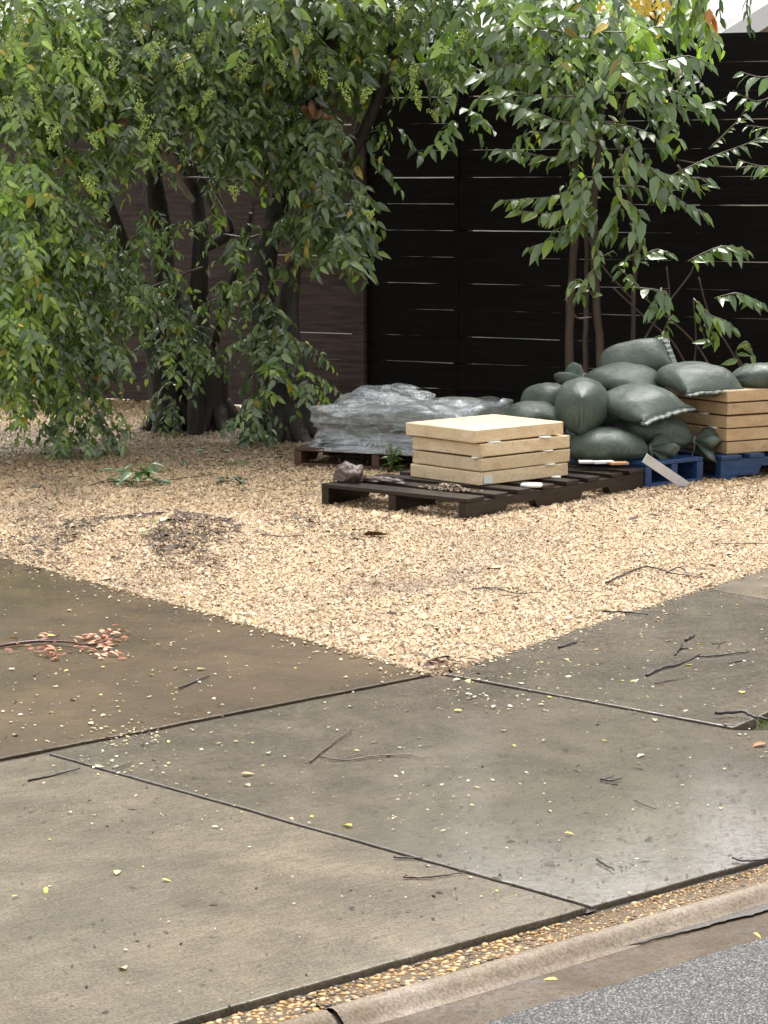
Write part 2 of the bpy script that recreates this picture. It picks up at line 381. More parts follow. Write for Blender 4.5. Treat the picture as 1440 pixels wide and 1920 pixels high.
# concrete panels
def prism(name, poly, z1, z0, mat, parent=None, bev=0.003):
    import bmesh
    bm = bmesh.new()
    dense = []
    for a, b in zip(poly, poly[1:] + poly[:1]):
        a, b = Vector((a[0], a[1], 0)), Vector((b[0], b[1], 0)); L_ = (b - a).length; n_ = Vector((-(b - a).y, (b - a).x, 0)) / max(L_, 1e-6)
        k_ = max(1, min(260, int(L_ / 0.025)))
        for i_ in range(k_):
            q_ = a.lerp(b, i_ / k_); e_ = 0 if i_ == 0 else 0.0035 * mnoise.noise(q_ * 7) + 0.0022 * mnoise.noise(q_ * 31)
            dense.append(q_ + n_ * e_)
    vs_ = [bm.verts.new((p[0], p[1], z1)) for p in dense]
    fc = bm.faces.new(vs_)
    if fc.normal.z < 0: fc.normal_flip()
    bm.normal_update()
    if fc.normal.z < 0: bmesh.ops.reverse_faces(bm, faces=[fc])
    r = bmesh.ops.extrude_face_region(bm, geom=[fc])
    for q in [e for e in r['geom'] if isinstance(e, bmesh.types.BMVert)]: q.co.z = z0
    bmesh.ops.recalc_face_normals(bm, faces=bm.faces)
    if bev:
        ed = [e for e in bm.edges if all(abs(q.co.z - z1) < 1e-6 for q in e.verts)]
        bmesh.ops.bevel(bm, geom=ed, offset=bev, segments=2, affect='EDGES', profile=0.5)
    me = bpy.data.meshes.new(name); bm.to_mesh(me); bm.free(); me.materials.append(mat)
    return link(name, me, parent)
gap = 0.0075
CD = (C1 - C0).normalized(); DD = (D1 - K).normalized()
nA = Vector((-AD.y, AD.x, 0))                                         # away from the street
drv = [K + nA * gap, K + ED * 7.5, K + ED * 7.5 - AD * 6, K - AD * 6 + nA * gap]
driveway = tag(prism('driveway', drv, 0.0, -0.12, M['driveway']), kind='structure')
sidewalk = tag(empty('sidewalk'), kind='structure')
fr_ = F0 + SD * 3.1
nC = Vector((-CD.y, CD.x, 0))
if nC.y < 0: nC = -nC                                                 # up/right side of joint C
mid = [C0 + nC * gap - nA * gap, C1 + nC * gap - TD * gap, fr_ - TD * gap, D1 - Vector((0, gap * 2, 0)), K - nA * gap + Vector((0.012, -0.004, 0))]
prism('panel', mid, 0.0, -0.12, M['apron'], sidewalk)
left = [C0 - nC * gap - nA * gap, C1 - nC * gap - TD * gap, F0 - SD * 5 - TD * gap, C0 - AD * 6 - nA * gap]
prism('panel', left, 0.001, -0.12, M['sidewalk'], sidewalk)
nB = Vector((BD.y, -BD.x, 0))
k2 = K + Vector((0.028, 0.006, 0))
prism('panel', [k2, D1 + Vector((0.0, gap, 0)), D1 + BD * 1.5, k2 + BD * 1.62], 0.0015, -0.12, M['apron'], sidewalk)
prism('panel', [k2 + BD * 1.632, D1 + BD * 1.512, D1 + BD * 8, k2 + BD * 8], 0.0, -0.12, M['sidewalk'], sidewalk)
def strip(name, a, b, w, z, parent, mat):
    d = (b - a).normalized(); n = Vector((-d.y, d.x, 0)) * w / 2
    nseg = 40; V, F = [], []
    for i in range(nseg + 1):
        q = a.lerp(b, i / nseg); zz = z + 0.0025 * mnoise.noise(q * 9)
        V += [q + n + Vector((0, 0, zz)), q - n + Vector((0, 0, zz))]
    for i in range(nseg): F.append((2*i, 2*i+1, 2*i+3, 2*i+2))
    return link(name, mesh(name, V, F, mat), parent)
strip('joint_filler', C0, C1, 0.03, -0.007, sidewalk, M['joint'])
strip('joint_filler', C0 - AD * 4, K, 0.03, -0.008, sidewalk, M['joint'])
strip('joint_filler', K, D1, 0.06, -0.010, sidewalk, M['joint'])
strip('joint_filler', F0 - SD * 3, fr_, 0.05, -0.012, sidewalk, M['joint'])

# curb: pebbled top strip, rounded nose, gutter, asphalt
def extrude_profile(name, prof, s0, s1, mat, parent=None, nseg=90, wob=0.0015, smooth=True):
    V, F = [], []; n = len(prof)
    for i in range(nseg + 1):
        s = s0 + (s1 - s0) * i / nseg
        for (t, z) in prof:
            q = F0 + SD * s + TD * (t + wob * 2 * mnoise.noise(Vector((s * 4, t * 5, 3))))
            V.append((q.x, q.y, z + wob * mnoise.noise(Vector((s * 6, t * 20, 0)))))
    for i in range(nseg):
        for k in range(n - 1): F.append((i*n+k, i*n+k+1, (i+1)*n+k+1, (i+1)*n+k))
    return link(name, mesh(name, V, F, mat, smooth), parent)
GUT = -0.022
curb = tag(empty('curb'), kind='structure')
SJ = (G(615, 1893) - F0).dot(SD)
strip_prof = [(0.003, -0.02), (0.005, -0.005), (0.05, -0.003), (0.084, -0.004)]
nose = [(0.080, -0.006), (0.085, -0.0005), (0.098, 0.0015), (0.110, -0.002), (0.120, -0.009), (0.128, -0.016), (0.136, -0.021), (0.15, -0.026)]
for (a, b) in ((-4.0, SJ - 0.006), (SJ + 0.006, 4.5)):
    extrude_profile('curb_bed', strip_prof, a, b, M['curb_bed'], curb)
    extrude_profile('curb_nose', nose, a, b, M['curb'], curb)
extrude_profile('curb_joint', [(t, z - 0.008) for t, z in nose], SJ - 0.02, SJ + 0.02, M['joint'], curb, 4)
gutter = tag(extrude_profile('gutter', [(0.125, GUT - 0.001), (0.155, GUT - 0.003), (0.20, GUT - 0.001), (0.33, GUT + 0.003)], -4, 4.5, M['gutter'], None, 120, 0.0012), kind='structure')
# asphalt with a ragged edge
def road():
    V, F = [], []; ns = 260
    for i in range(ns + 1):
        s = -4 + 8.5 * i / ns
        e = 0.258 + 0.012 * mnoise.noise(Vector((s * 3, 0, 0))) + 0.008 * mnoise.noise(Vector((s * 22, 4, 0)))
        for t, z in ((e, GUT - 0.004), (e + 0.012, GUT + 0.004), (e + 0.4, GUT + 0.012), (9, 0.03)):
            q = F0 + SD * s + TD * t; V.append((q.x, q.y, z))
    for i in range(ns):
        for k in range(3): F.append((4*i+k, 4*i+k+1, 4*i+k+5, 4*i+k+4))
    return link('road', mesh('road', V, F, M['asphalt']))
tag(road(), kind='structure')

# pebble shapes
OCT = np.array([(1,0,0),(-1,0,0),(0,1,0),(0,-1,0),(0,0,1),(0,0,-1)], float)
OCF = np.array([(0,2,4),(2,1,4),(1,3,4),(3,0,4),(2,0,5),(1,2,5),(3,1,5),(0,3,5)])
def pebbles(name, pos, size, tints, mat, flat=0.5, smooth=False, parent=None, half=False):
    n = len(pos)
    s = size[:, None] * np.stack([rng.uniform(0.8, 1.3, n), rng.uniform(0.55, 0.95, n), rng.uniform(0.8, 1.2, n) * flat], 1)
    V = OCT[None] * s[:, None, :] * rng.uniform(0.72, 1.25, (n, 6, 1))
    V += rng.normal(0, 0.16, V.shape) * size[:, None, None]
    yaw = rng.uniform(0, 2*np.pi, n); tl = rng.normal(0, 0.35, n)
    c, s_ = np.cos(tl), np.sin(tl); y, z = V[..., 1].copy(), V[..., 2].copy()
    V[..., 1] = y*c[:, None] - z*s_[:, None]; V[..., 2] = y*s_[:, None] + z*c[:, None]
    c, s_ = np.cos(yaw), np.sin(yaw); x, y = V[..., 0].copy(), V[..., 1].copy()
    V[..., 0] = x*c[:, None] - y*s_[:, None]; V[..., 1] = x*s_[:, None] + y*c[:, None]
    V += pos[:, None, :]
    F = ((OCF[:4] if half else OCF)[None] + 6*np.arange(n)[:, None, None]).reshape(-1, 3)
    return link(name, mesh_np(name, V.reshape(-1, 3), F, mat, smooth, np.repeat(tints, 6, 0)), parent)

# gravel bed sheet (passes under the panels' edges) and its stones
def gravel():
    xs = np.arange(-4.6, 4.61, 0.09); ys = np.arange(5.7, 16.2, 0.09)
    V = [(x, y, gz(x, y) - 0.006) for y in ys for x in xs]; nx = len(xs)
    F = [(j*nx+i, j*nx+i+1, (j+1)*nx+i+1, (j+1)*nx+i) for j in range(len(ys)-1) for i in range(nx-1)
         if ANG_B - 0.1 < math.atan2(ys[j]+0.045-K.y, xs[i]+0.045-K.x) < ANG_E + 0.1]
    base = tag(link('gravel_bed', mesh('gravel_bed', V, F, M['gravel_base'], True)), kind='structure')
    N = 1150000
    x = rng.uniform(-4.2, 4.2, N); y = rng.uniform(6.0, 15.4, N)
    dens = np.where(y < 9, 1.0, np.where(y < 11, 0.72, 0.5))
    half = y * 0.1686 + 0.25
    dens = np.where(np.abs(x) > half, dens * 0.7, dens)
    a = np.arctan2(y - K.y, x - K.x)
    sf = (x - FEN0.x) * FENN.x + (y - FEN0.y) * FENN.y
    keep = (np.abs(x) < half + 1.25) & (a > ANG_B - 0.006) & (a < ANG_E + 0.006) & (rng.random(N) < dens) & (sf > 0.0) & (y > 6.17)
    x, y = x[keep], y[keep]; n = len(x)
    z = np.array([gz(a_, b_) for a_, b_ in zip(x, y)])
    size = rng.lognormal(math.log(0.0045), 0.40, n) * np.where(y < 9, 1.0, np.where(y < 11, 1.18, 1.4))
    pal = np.array([(0.54,0.395,0.235),(0.60,0.455,0.285),(0.48,0.335,0.19),(0.64,0.52,0.36),(0.41,0.28,0.165),(0.28,0.195,0.125),(0.53,0.41,0.30),(0.13,0.09,0.066)])
    t = pal[rng.choice(8, n, p=[.22,.20,.17,.12,.12,.08,.06,.03])] * rng.uniform(0.72, 0.95, (n, 1)) * np.array((1.0, 0.955, 0.87))
    # scattered dirtier drifts; under the trees, debris and shade both put into the tint
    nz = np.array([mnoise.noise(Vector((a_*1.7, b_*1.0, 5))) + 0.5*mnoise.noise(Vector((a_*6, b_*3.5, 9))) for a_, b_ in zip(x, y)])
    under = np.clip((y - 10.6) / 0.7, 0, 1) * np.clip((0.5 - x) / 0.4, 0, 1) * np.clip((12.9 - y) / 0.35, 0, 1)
    dirt_shade = np.clip(nz * 1.1 - 0.25, 0, 0.55) + 0.62 * under
    t = t * (1 - dirt_shade[:, None]) + np.array((0.13, 0.09, 0.055)) * dirt_shade[:, None]
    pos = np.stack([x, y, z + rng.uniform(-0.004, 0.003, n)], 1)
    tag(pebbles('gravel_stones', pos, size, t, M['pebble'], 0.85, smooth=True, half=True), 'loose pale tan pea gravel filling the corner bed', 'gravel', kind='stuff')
    # stray stones that have spilled onto the concrete edge
    q = []
    for _ in range(1100):
        if random.random() < 0.5: b = K + ED * random.uniform(0, 3.0) ** 1.0; o = -Vector((-ED.y, ED.x, 0)) * -1
        else: b = K + BD * random.uniform(0, 2.4); o = Vector((BD.y, -BD.x, 0))
        r_ = abs(random.gauss(0, 0.022)) if random.random() < .8 else random.expovariate(9); q.append((b.x + o.x * r_, b.y + o.y * r_, 0.004))
    q = np.array(q); tag(pebbles('stray_stones', q, rng.uniform(0.004, 0.008, len(q)), pal[rng.integers(0, 5, len(q))], M['pebble'], 0.55),
        'stray gravel stones spilled along the edge of the concrete', 'gravel', kind='stuff')
gravel()

# curb pebbles: the ones that show largest are parts, the rest one part
def curb_pebbles():
    protos = []
    for i in range(6):
        import bmesh
        bm = bmesh.new(); bmesh.ops.create_icosphere(bm, subdivisions=1, radius=1)
        for q in bm.verts: q.co = q.co * random.uniform(0.85, 1.12)
        me = bpy.data.meshes.new('pebble'); bm.to_mesh(me); bm.free(); me.shade_smooth(); me.materials.append(M['pebble_obj']); protos.append(me)
    pal = [(0.40,0.225,0.075),(0.45,0.285,0.115),(0.31,0.175,0.06),(0.44,0.335,0.19),(0.18,0.11,0.05),(0.08,0.058,0.038),(0.33,0.22,0.11)]
    pts = []; cell = {}
    for _ in range(9000):
        s = random.uniform(-0.6, 1.8); t = random.uniform(0.009, 0.081); r_ = random.uniform(0.004, 0.0085)
        if s > 0.75: r_ *= 0.75
        key = (int(s / 0.02), int(t / 0.02)); ok = True
        for a in (-1, 0, 1):
            for b in (-1, 0, 1):
                for (s2, t2, r2) in cell.get((key[0]+a, key[1]+b), ()):
                    if (s-s2)**2 + (t-t2)**2 < (0.74*(r_+r2))**2: ok = False
        if ok: cell.setdefault(key, []).append((s, t, r_)); pts.append((s, t, r_))
    vis = [p for p in pts if 0.0 < p[0] < 1.15]; vis.sort(key=lambda p: -p[2] / (3.5 + p[0]*0.6))
    big = set(vis[:300])
    for (s, t, r_) in vis[:300]:
        q = F0 + SD * s + TD * t
        o = link('pebble', random.choice(protos), curb)
        o.location = (q.x, q.y, -0.0035 - .2*r_*random.random()); o.scale = (r_ * random.uniform(1.0, 1.35), r_ * random.uniform(0.75, 1.0), r_ * 0.62)
        o.rotation_euler = (random.uniform(-.2, .2), random.uniform(-.2, .2), random.uniform(0, 6.3))
        c = random.choice(pal); k = random.uniform(0.8, 1.15); o.color = (c[0]*k, c[1]*k, c[2]*k, 1)
    rest = [p for p in pts if p not in big]
    pos = np.array([tuple((F0 + SD*s + TD*t).to_tuple()[:2]) + (-0.004,) for s, t, r_ in rest])
    tag(pebbles('small_pebbles', pos, np.array([p[2] for p in rest]), np.array(pal)[rng.integers(0, 7, len(rest))], M['pebble'], 0.6, True, curb), kind='stuff')
curb_pebbles()

# planting strip at the right edge
ps = [D1 + Vector((0.005, 0, 0)), D1 + Vector((2.2, 0.0, 0)), D1 + BD * 4 + Vector((1.5, 0, 0)), D1 + BD * 4]
tag(prism('planting_strip', ps, -0.022, -0.10, M['soil'], None, 0), kind='structure')

# ------------------------------------------------------------------ leaves
LEAF = np.array([(0,0,0),(0.34,0,0),(0.68,0,0),(1,0,0),(0.28,1,0),(0.64,0.82,0),(0.28,-1,0),(0.64,-0.82,0)], float)
LEAFT = np.array([(0,1,4),(1,2,5),(1,5,4),(2,3,5),(1,0,6),(2,1,7),(7,1,6),(3,2,7)])
def leaf_verts(pos, ax, nr, ln, wd, fold=0.35, curl=0.28):
    n = len(pos)
    ax = ax / np.linalg.norm(ax, axis=1, keepdims=True)
    nr = nr - (nr*ax).sum(1, keepdims=True)*ax; nr /= np.maximum(np.linalg.norm(nr, axis=1, keepdims=True), 1e-6)
    sd_ = np.cross(nr, ax)
    u = LEAF[:, 0][None]; w = LEAF[:, 1][None]
    fo = (fold * rng.uniform(0.4, 1.5, (n, 1))); cu = curl * rng.uniform(0.2, 1.6, (n, 1))
    h = fo*np.abs(w)*wd[:, None] - cu*(u**2)*ln[:, None]
    sb = rng.normal(0, .13, (n, 1)) * (u**2) * ln[:, None]
    return pos[:, None] + ax[:, None]*(u*ln[:, None])[..., None] + sd_[:, None]*(w*wd[:, None] + sb)[..., None] + nr[:, None]*h[..., None]
def leaf_mesh(name, pos, ax, nr, ln, wd, tint, mat, fold=0.35, curl=0.28, parent=None):
    V = leaf_verts(pos, ax, nr, ln, wd, fold, curl); n = len(pos)
    F = (LEAFT[None] + 8*np.arange(n)[:, None, None]).reshape(-1, 3)
    return link(name, mesh_np(name, V.reshape(-1, 3), F, mat, True, np.repeat(tint, 8, 0)), parent)
def unit(v): return v / np.maximum(np.linalg.norm(v, axis=-1, keepdims=True), 1e-9)

DARKG = np.array([(0.046,0.070,0.027),(0.070,0.102,0.038),(0.098,0.135,0.048),(0.135,0.175,0.060)])
LIMEG = np.array([(0.15,0.21,0.035),(0.20,0.255,0.045),(0.12,0.175,0.035)])
def foliage(blobs):
    """blobs: (px, py, Y, rx_px, ry_px, rdepth, sprays, leaf length, lime share) -> leaf arrays and twig paths"""
    PO, AX, NR, LN, WD, TI, TW = [], [], [], [], [], [], []
    for (px, py, Y, rx, ry, rd, ns, ll, lime) in blobs:
        c = np.array(P(px, py, Y)); k = Y / FPX
        d = unit(rng.normal(0, 1, (ns, 3))); r = rng.uniform(0.15, 1, (ns, 1)) ** 0.55
        start = c + d * r * np.array((rx*k, rd, ry*k))
        out = unit(d * np.array((1, 0.9, 0.35)) + np.array((0, -0.35, -0.55)) + rng.normal(0, 0.35, (ns, 3)))
        lens = rng.uniform(0.09, 0.22, ns)
        lum = rng.uniform(0.65, 1.35, ns) * (1.25 if px < 90 else 1.0); isl = rng.random(ns) < lime
        for i in range(ns):
            m = rng.integers(7, 13); t = np.linspace(0.08, 1, m)[:, None]
            path = start[i] + out[i]*t*lens[i] + np.array((0, 0, -1))*(t**2)*lens[i]*0.30
            tang = unit(out[i] + np.array((0, 0, -0.6))*t)
            side = unit(np.cross(tang, np.array((0, 0, 1.0)) + rng.normal(0, .15, 3)))
            sg = np.where(np.arange(m) % 2 == 0, 1, -1)[:, None]
            a = unit(tang*0.55 + side*sg*0.85 + np.array((0, 0, -0.40)) + rng.normal(0, 0.22, (m, 3)))
            nrm = unit(np.array((-0.1, -0.75, 0.85)) + 0.35*d[i] + rng.normal(0, 0.33, (m, 3)))
            l = ll * rng.uniform(0.4, 1.15, m) * rng.uniform(0.75, 1.15)
            PO.append(path); AX.append(a); NR.append(nrm); LN.append(l); WD.append(l * rng.uniform(0.17, 0.25, m))
            base = LIMEG[rng.integers(0, 3, m)] if isl[i] else DARKG[rng.integers(0, 4, m)]
            TI.append(base * 1.6 * lum[i] * rng.uniform(0.7, 1.3, (m, 1)) * np.where(rng.random((m, 1)) < 0.025, np.array((2.6, 1.3, 0.6)), 1.0))
            if i % 3 == 0: TW.append((start[i], path[m//2], path[-1]))
    return tuple(np.concatenate(q) for q in (PO, AX, NR, LN, WD, TI)) + (TW,)
def twigs_mesh(name, TW, r, mat, parent):
    V = []; F = []
    for a, b, c in TW:
        pts = np.array((a, b, c)); n0 = len(V)
        for j, p in enumerate(pts):
            rr = r * (1 - 0.35*j)
            for q in ((rr, 0, 0), (-0.5*rr, 0.87*rr, 0.2*rr), (-0.5*rr, -0.87*rr, -0.2*rr)): V.append(p + np.array(q))
        for j in range(2):
            for k in range(3): F.append((n0+3*j+k, n0+3*j+(k+1) % 3, n0+3*j+3+(k+1) % 3, n0+3*j+3+k))
    return tag(link(name, mesh_np(name, np.array(V), np.array(F), mat), parent), kind='stuff')
def panicles(name, spots, parent):
    pos, siz, ti = [], [], []
    for (px, py, Y, L) in spots:
        c = np.array(P(px, py, Y)); ax = unit(np.array((random.uniform(-.5, .5), -0.3, -1.0)))
        for _ in range(110):
            u = random.random(); r_ = 0.036 * (1 - u) ** 0.7 * random.random() ** 0.5; an = random.uniform(0, 6.28)
            pos.append(c + ax*u*L + np.array((math.cos(an)*r_, math.sin(an)*r_, random.uniform(-.006, .006))))
            siz.append(random.uniform(0.003, 0.006)); ti.append(np.array((0.50, 0.58, 0.17)) * random.uniform(0.7, 1.25))
    return tag(pebbles(name, np.array(pos), np.array(siz), np.array(ti), M['flower'], 1.0, True, parent), kind='stuff')
def dead_leaves(px, py, Y, n, r_, parent, ll=0.075):
    c = np.array(P(px, py, Y))
    for i in range(n):
        p = c + rng.normal(0, 1, 3) * np.array((r_, r_*0.5, r_))
        a = unit(np.array((rng.normal(0, .4), -0.2, -1.0))); nr = unit(np.array((rng.normal(0, .5), -1, 0.3)))
        col_ = np.array((0.30, 0.115, 0.035)) * rng.uniform(0.6, 1.2)
        leaf_mesh('dead_leaf', p[None], a[None], nr[None], np.array([ll*rng.uniform(.7, 1.1)]), np.array([ll*0.26]), col_[None], M['leaf'], 0.5, 0.4, parent)

def limb(name, pts, rad, mat, parent, n=9, rough=0.35, sub=6):
    v_, f_ = tube_geo(pts, rad, n, sub, rough, 0.002)
    return link(name, mesh(name, v_, f_, mat, True), parent)

# ------------------------------------------------------------------ fence, house and yellow tree behind
def fence_s(px):                                                     # distance along the fence where the column px meets it
    m = (px - 720) / FPX / 1.008
    # FEN0 + s*FEND : x = m*y
    return (m * FEN0.y - FEN0.x) / (FEND.x - m * FEND.y)
def fence(name, s0, s1, label, mat, rows=14, posts=(), splits=(), back=0.0, gaps=(0.0016, 0.0055)):
    root = empty(name, FEN0 + FEND * s0, math.atan2(FEND.y, FEND.x)); tag(root, label, 'fence')
    L = s1 - s0; cuts = [0.0] + [c - s0 for c in splits] + [L]
    for r_ in range(rows):
        z0 = 0.015 + r_ * 0.1522
        for a, b in zip(cuts[:-1], cuts[1:]):
            h = 0.1522 - random.choice((gaps[0], gaps[0], random.uniform(*gaps))); tl = random.uniform(-0.0035, 0.0035); y_ = random.uniform(-0.003, 0.003) + back
            ns_ = 26; v_, f_ = [], []; sd0 = random.uniform(0, 99)
            for k_ in range(ns_ + 1):
                x = a + 0.0015 + (b - a - 0.003) * k_ / ns_; zt = tl * (x - (a + b) / 2)
                wt_ = 0.0030 * mnoise.noise(Vector((x * 2.3, sd0, 0))) + 0.0018 * mnoise.noise(Vector((x * 9, sd0, 5))); wy = 0.004 * mnoise.noise(Vector((x * 1.1, sd0, 9)))
                v_ += [(x, y_ + wy, z0 + zt), (x, y_ + wy, z0 + h + zt + wt_), (x, y_ + wy + .019, z0 + h + zt + wt_), (x, y_ + wy + .019, z0 + zt)]
            for k_ in range(ns_):
                f_ += [(4*k_+c_, 4*k_+(c_+1) % 4, 4*k_+4+(c_+1) % 4, 4*k_+4+c_) for c_ in range(4)]
            f_ += [(3, 2, 1, 0), (4*ns_, 4*ns_+1, 4*ns_+2, 4*ns_+3)]
            link('board', mesh('board', v_, f_, mat), root)
    for s in posts:
        v_, f_ = box_geo(s - s0 - 0.045, s - s0 + 0.045, 0.024 + back, 0.10 + back, 0, rows*0.1522 - 0.01, 0.004)
        link('post', mesh('post', v_, f_, mat), root)
    return root
sm = fence_s(688); 
fence('fence', sm, sm + 6.2, 'tall black stained fence of horizontal boards behind the pallets and sandbags', M['fence_dark'], 14,
      [fence_s(700), fence_s(860), fence_s(1062), fence_s(1270), fence_s(1480), sm + 4.2, sm + 5.6], [fence_s(860), fence_s(1480)])
fence('fence', sm - 5.0, sm - 0.004, 'weathered brown fence of horizontal boards behind the tree trunks at left', M['fence_brown'], 14,
      [fence_s(672), fence_s(480), fence_s(250), fence_s(20), sm - 3.6], [fence_s(480), fence_s(20)], -0.03, (0.0018, 0.0045))

def house():
    root = empty('house', (3.0, 20.0, 0)); tag(root, 'pale house with a low gable roof beyond the dark fence at upper right', 'house')
    def add(name, v_, f_, m_, par=root): return link(name, mesh(name, v_, f_, M[m_]), par)
    # long low white wing behind the fence
    v_, f_ = box_geo(-11.5, -0.25, 0.0, 5, -0.1, 2.55); add('wall', v_, f_, 'house_wall')
    rf = add('roof', [(-11.9,-0.45,2.62),(-0.2,-0.45,2.62),(-0.2,2.5,3.45),(-11.9,2.5,3.45),(-11.9,5.4,2.62),(-0.2,5.4,2.62)], [(0,1,2,3),(3,2,5,4)], 'house_roof')
    v_, f_ = box_geo(-11.9, -0.2, -0.5, -0.45, 2.5, 2.64); add('fascia', v_, f_, 'house_trim', rf)
    # gable end at the right
    gx = 1.35
    add('gable_wall', [(-0.05,-1.0,-0.1),(gx*2+0.05,-1.0,-0.1),(gx*2+0.05,-1.0,2.62),(gx,-1.0,3.46),(-0.05,-1.0,2.62),(-0.05,5,-0.1),(gx*2+.05,5,-.1),(gx*2+.05,5,2.62),(gx,5,3.46),(-.05,5,2.62)],
        [(0,1,2,3,4),(0,4,9,5),(1,6,7,2),(5,9,8,7,6)], 'house_beige')
    for sgn in (-1, 1):
        e = gx + sgn*(gx + 0.5)
        z_e = 3.56 - (gx + 0.5)*0.622
        r2 = add('roof', [(gx,-1.5,3.56),(e,-1.5,z_e),(e,5.4,z_e),(gx,5.4,3.56),(gx,-1.5,3.47),(e,-1.5,z_e-.09),(e,5.4,z_e-.09),(gx,5.4,3.47)],
            [(0,1,2,3),(4,7,6,5),(1,5,6,2)], 'house_roof')
        add('fascia', [(gx,-1.52,3.58),(e,-1.52,z_e+.02),(e,-1.52,z_e-.16),(gx,-1.52,3.40),(gx,-1.48,3.58),(e,-1.48,z_e+.02),(e,-1.48,z_e-.16),(gx,-1.48,3.40)],
            [(0,3,2,1),(4,5,6,7),(0,1,5,4),(1,2,6,5),(2,3,7,6)], 'house_trim', r2)
    wv, wf = box_geo(0.55, 1.15, -1.03, -0.995, 1.5, 2.66); w_ = add('window', wv, wf, 'house_trim')
    wv, wf = box_geo(0.61, 1.09, -1.045, -1.031, 1.56, 2.60); add('pane', wv, wf, 'glass', w_)
    wv, wf = box_geo(-0.08, 2.8, -1.05, -1.001, 2.42, 2.52); add('trim_board', wv, wf, 'house_trim')
house()

def yellow_tree():
    b = Vector((P(1225, 10, 16.5).x, 16.5, -0.02)); root = empty('tree', b); tag(root, 'tree with yellow autumn leaves rising behind the dark fence', 'tree')
    inv = Matrix.Translation(-b)
    o = limb('trunk', [Vector((0,0,0)), Vector((0.05,0.05,1.2)), Vector((-0.02,0.1,2.4)), Vector((0.1,0.05,2.75))], [0.09,0.07,0.05,0.02], M['bark'], root)
    PO, AX, NR, LN, WD, TI, TW = foliage([(1225, -20, 16.5, 75, 45, 0.35, 60, 0.075, 0), (1190, -40, 16.6, 90, 40, 0.4, 50, 0.085, 0)])
    TI = np.array((0.62, 0.42, 0.05)) * rng.uniform(0.7, 1.15, (len(PO), 1))
    tag(leaf_mesh('crown', PO - np.array(b), AX, NR, LN, WD, TI, M['leaf'], parent=root), kind='stuff')
yellow_tree()

